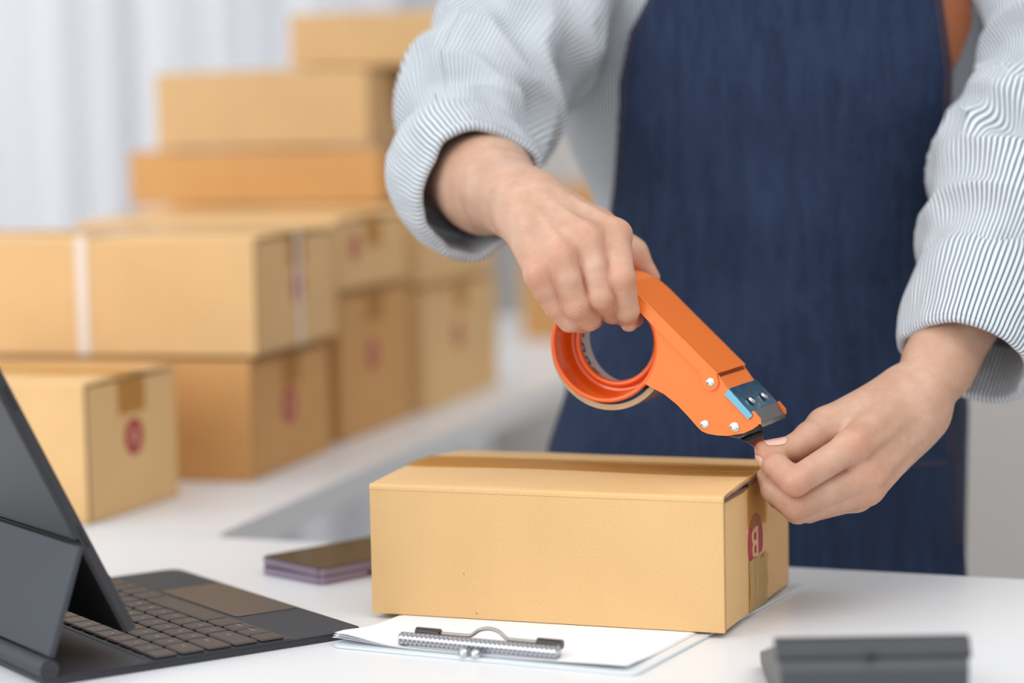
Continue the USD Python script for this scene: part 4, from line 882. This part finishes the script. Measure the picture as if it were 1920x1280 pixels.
for i, z in enumerate(zz):
    q = np.stack([np.cos(ph_) * 1.2, np.sin(ph_) * 1.2 + z * 5, np.full_like(ph_, z * 9)], 1)
    G[i] = ring(ph_, z, 0.014 * (ridges(meshkit.fbm(q, 3, 31)) - 0.7)); U[i] = np.stack([ph_ * 0.17, np.full_like(ph_, z)], 1)
m = trimesh.Trimesh(G.reshape(-1, 3), grid_faces(mrow, n + 1), process=False)
obj('shirt', m, shirt, person, smooth=True, uv=U.reshape(-1, 2), label='white shirt with thin dark teal stripes')
def edge_phi(z, ys, xs, da, db, side):
    P = np.radians(np.linspace(-91, 91, 900)); q = project(ring(P, np.full_like(P, z), da, db)); g = q[:, 0] - np.interp(q[:, 1], ys, xs)
    k = np.where(np.diff(np.sign(g)) != 0)[0]
    if len(k) == 0: return math.radians(93) * side
    k = k[0] if side < 0 else k[0]; return P[k] - g[k] * (P[k + 1] - P[k]) / (g[k + 1] - g[k])
LY, LX = [-200, 0, 60, 150, 250, 350, 430, 560, 700, 760, 830, 1000, 1300], [1300, 1212, 1180, 1162, 1158, 1150, 1138, 1108, 1068, 1050, 1026, 992, 960]
RY_, RX = [-200, 0, 130, 200, 330, 450, 520, 620, 700, 800, 900, 1070, 1300], [1740, 1768, 1786, 1785, 1763, 1742, 1744, 1752, 1772, 1793, 1801, 1814, 1825]
za = np.concatenate([np.linspace(1.285, 0.74, 150), np.linspace(0.735, 0.42, 30)]); n = 120; G = np.zeros((len(za), n, 3)); EL, ER = [], []
for i, z in enumerate(za):
    da = 0.009 + 0.030 * np.clip((0.95 - z) / 0.15, 0, 1); db = 0.012 + 0.010 * np.clip((0.95 - z) / 0.2, 0, 1)
    pl, pr_ = edge_phi(z, LY, LX, da, db, -1), edge_phi(z, RY_, RX, da, db, 1); EL.append(pl); ER.append(pr_)
    p = np.linspace(pl, pr_, n); q = np.stack([p * 2.2, np.full(n, z * 4.0), p * 0 + 0.3], 1)
    G[i] = ring(p, np.full(n, z), da, db + 0.010 * (meshkit.fbm(q, 3, 41) - 0.5) + 0.004 * np.sin(p * 5 + 3 * z) * np.clip((1.0 - z) * 4, 0, 1))
EL, ER = np.array(EL), np.array(ER)
N = np.cross(np.gradient(G, axis=0), np.gradient(G, axis=1)); sg = np.sign((N[:, n // 2] @ -ey).mean())
ap = obj('apron', sheet(G if sg > 0 else G[:, ::-1], 0.0018), mats['denim'], person, smooth=40, label='dark blue denim apron')
Nn = N * sg / np.linalg.norm(N, axis=-1, keepdims=True)
for c in (1, 3): obj('edge_stitching', tube(G[:150:2, n - 1 - c] + Nn[:150:2, n - 1 - c] * 0.0003, 0.00045, 6), mats['stitch_thread'], ap)
obj('edge_stitching', tube(G[:150:2, 2] + Nn[:150:2, 2] * 0.0003, 0.00045, 6), mats['stitch_thread'], ap)
iz = int(np.argmin(np.abs(za - 0.815))); pk = G[iz:iz + 48, 14:-4] + Nn[iz:iz + 48, 14:-4] * 0.0024
obj('pocket', sheet(pk if sg > 0 else pk[:, ::-1], 0.0018), mats['denim'], ap, smooth=40, label='wide denim pocket across the hips')
obj('pocket_stitching', tube(pk[2, ::2] + Nn[iz + 2, 14:-4][::2] * 0.0003, 0.0005, 6), mats['stitch_thread'], ap)
SY, SX = [-200, 0, 43, 102, 128, 140], [1800, 1818, 1822, 1801, 1786, 1780]
zs = np.linspace(1.27, 1.118, 34); G2 = np.zeros((34, 8, 3))
for i, z in enumerate(zs):
    p0_, p1_ = np.interp(-z, -za, ER) - 0.06, edge_phi(z, SY, SX, 0.006, 0.008, 1); p1_ = max(p1_, p0_ + 0.02)
    G2[i] = ring(np.linspace(p0_, p1_, 8), np.full(8, z), 0.0065, 0.0085)
obj('leather_strap', sheet(G2 if sg > 0 else G2[:, ::-1], 0.0022), mats['leather_strap'], ap, smooth=40, label='reddish brown leather strap at the apron edge')
def trousers(p):
    d = chain([BP(-0.02, 0, 0.80), BP(-0.01, 0, 0.96)], [0.098, 0.092], 0.05, p)
    for s in (-1, 1):
        d = smin(d, cones(BP(s * 0.055 - 0.015, 0, 0.84), BP(s * 0.05 - 0.01, 0, 0.96), 0.096, 0.090, p), 0.05)
        d = smin(d, chain([BP(s * 0.078 - 0.012, 0, 0.84), BP(s * 0.085, 0, 0.47), BP(s * 0.085, 0.02, 0.09)], [0.094, 0.068, 0.058], 0.03, p), 0.03)
    return np.maximum(d, 0.075 - p[:, 2])
obj('trousers', surface(trousers, (-0.2, 1.6, 0.03), (0.6, 2.3, 1.12), 0.008), mats['trouser_denim'], person, smooth=40)
for s in (-1, 1):
    f = lambda p, s=s: np.maximum(smin(cones(BP(s * 0.085, 0.035, 0.045), BP(s * 0.092, -0.16, 0.035), 0.050, 0.042, p), cones(BP(s * 0.085, 0.02, 0.10), BP(s * 0.085, 0.02, 0.05), 0.048, 0.05, p), 0.02), 0.0005 - p[:, 2])
    obj('shoe', surface(f, BP(s * 0.088, -0.06, 0.07) - 0.27, BP(s * 0.088, -0.06, 0.07) + 0.27, 0.006), mats['shoe_black'], person, smooth=40)
def hair(p):
    q = head_local(p); d = smin(ellipsoid(np.array([0, 0.020, 0.048]), (0.088, 0.100, 0.092), q), ellipsoid(np.array([0, 0.055, -0.02]), (0.074, 0.062, 0.085), q), 0.03)
    return np.maximum(d, 0.030 - smin(q[:, 1] + 0.068, 2.0 - q[:, 2], 0.02) - 0.9 * np.maximum(q[:, 2] - 0.035, 0))
obj('hair', surface(hair, HD - 0.16, HD + 0.18, 0.006), mats['hair_black'], person, smooth=True)
for s in (-1, 1):
    ey_ = trimesh.creation.icosphere(2, 0.0115); c_ = HD + np.array([s * 0.031, -0.0600, 0.008]) @ Rh
    e = obj('eye', move(ey_, t=c_), mats['eye_white'], person, smooth=True)
    obj('iris', move(trimesh.creation.icosphere(2, 0.0072), t=c_ + np.array([0, -0.0058, -0.0030]) @ Rh), mats['iris'], e, smooth=True)
    obj('eyebrow', tube(spline([HD + np.array([s * x, y, z]) @ Rh for x, y, z in ((0.016, -0.0765, 0.027), (0.030, -0.0735, 0.032), (0.046, -0.0630, 0.028))], 12), np.linspace(0.0030, 0.0016, 12), 8), mats['hair_black'], person)
obj('mouth', move(trimesh.creation.icosphere(3, 1.0), Rh.T @ np.diag([0.021, 0.006, 0.0065]), HD + np.array([0, -0.0850, -0.058]) @ Rh), mats['lip'], person, smooth=True)
# finger nails
cam_dir = lambda p: (np.array([0, 0, ZC]) - p) / np.linalg.norm(np.array([0, 0, ZC]) - p)
nail(L_field, L_t[0][5] * 0.40 + L_t[0][4] * 0.60, L_t[0][4] * 2 - L_t[0][5], ez + cam_dir(L_t[0][4]) * 0.30, (0.0058, 0.0076))
nail(L_field, L_f[0][0][3] * 0.8 + L_f[0][0][2] * 0.2, L_f[0][0][2], -ex * 0.9 + cam_dir(L_t[0][4]) * 0.25, (0.0050, 0.0060))
nail(R_field, R_f[0][0][4] * 0.85 + R_f[0][0][3] * 0.15, R_f[0][0][3], cam_dir(RK[0]) - ez * 0.05, (0.0054, 0.0058))
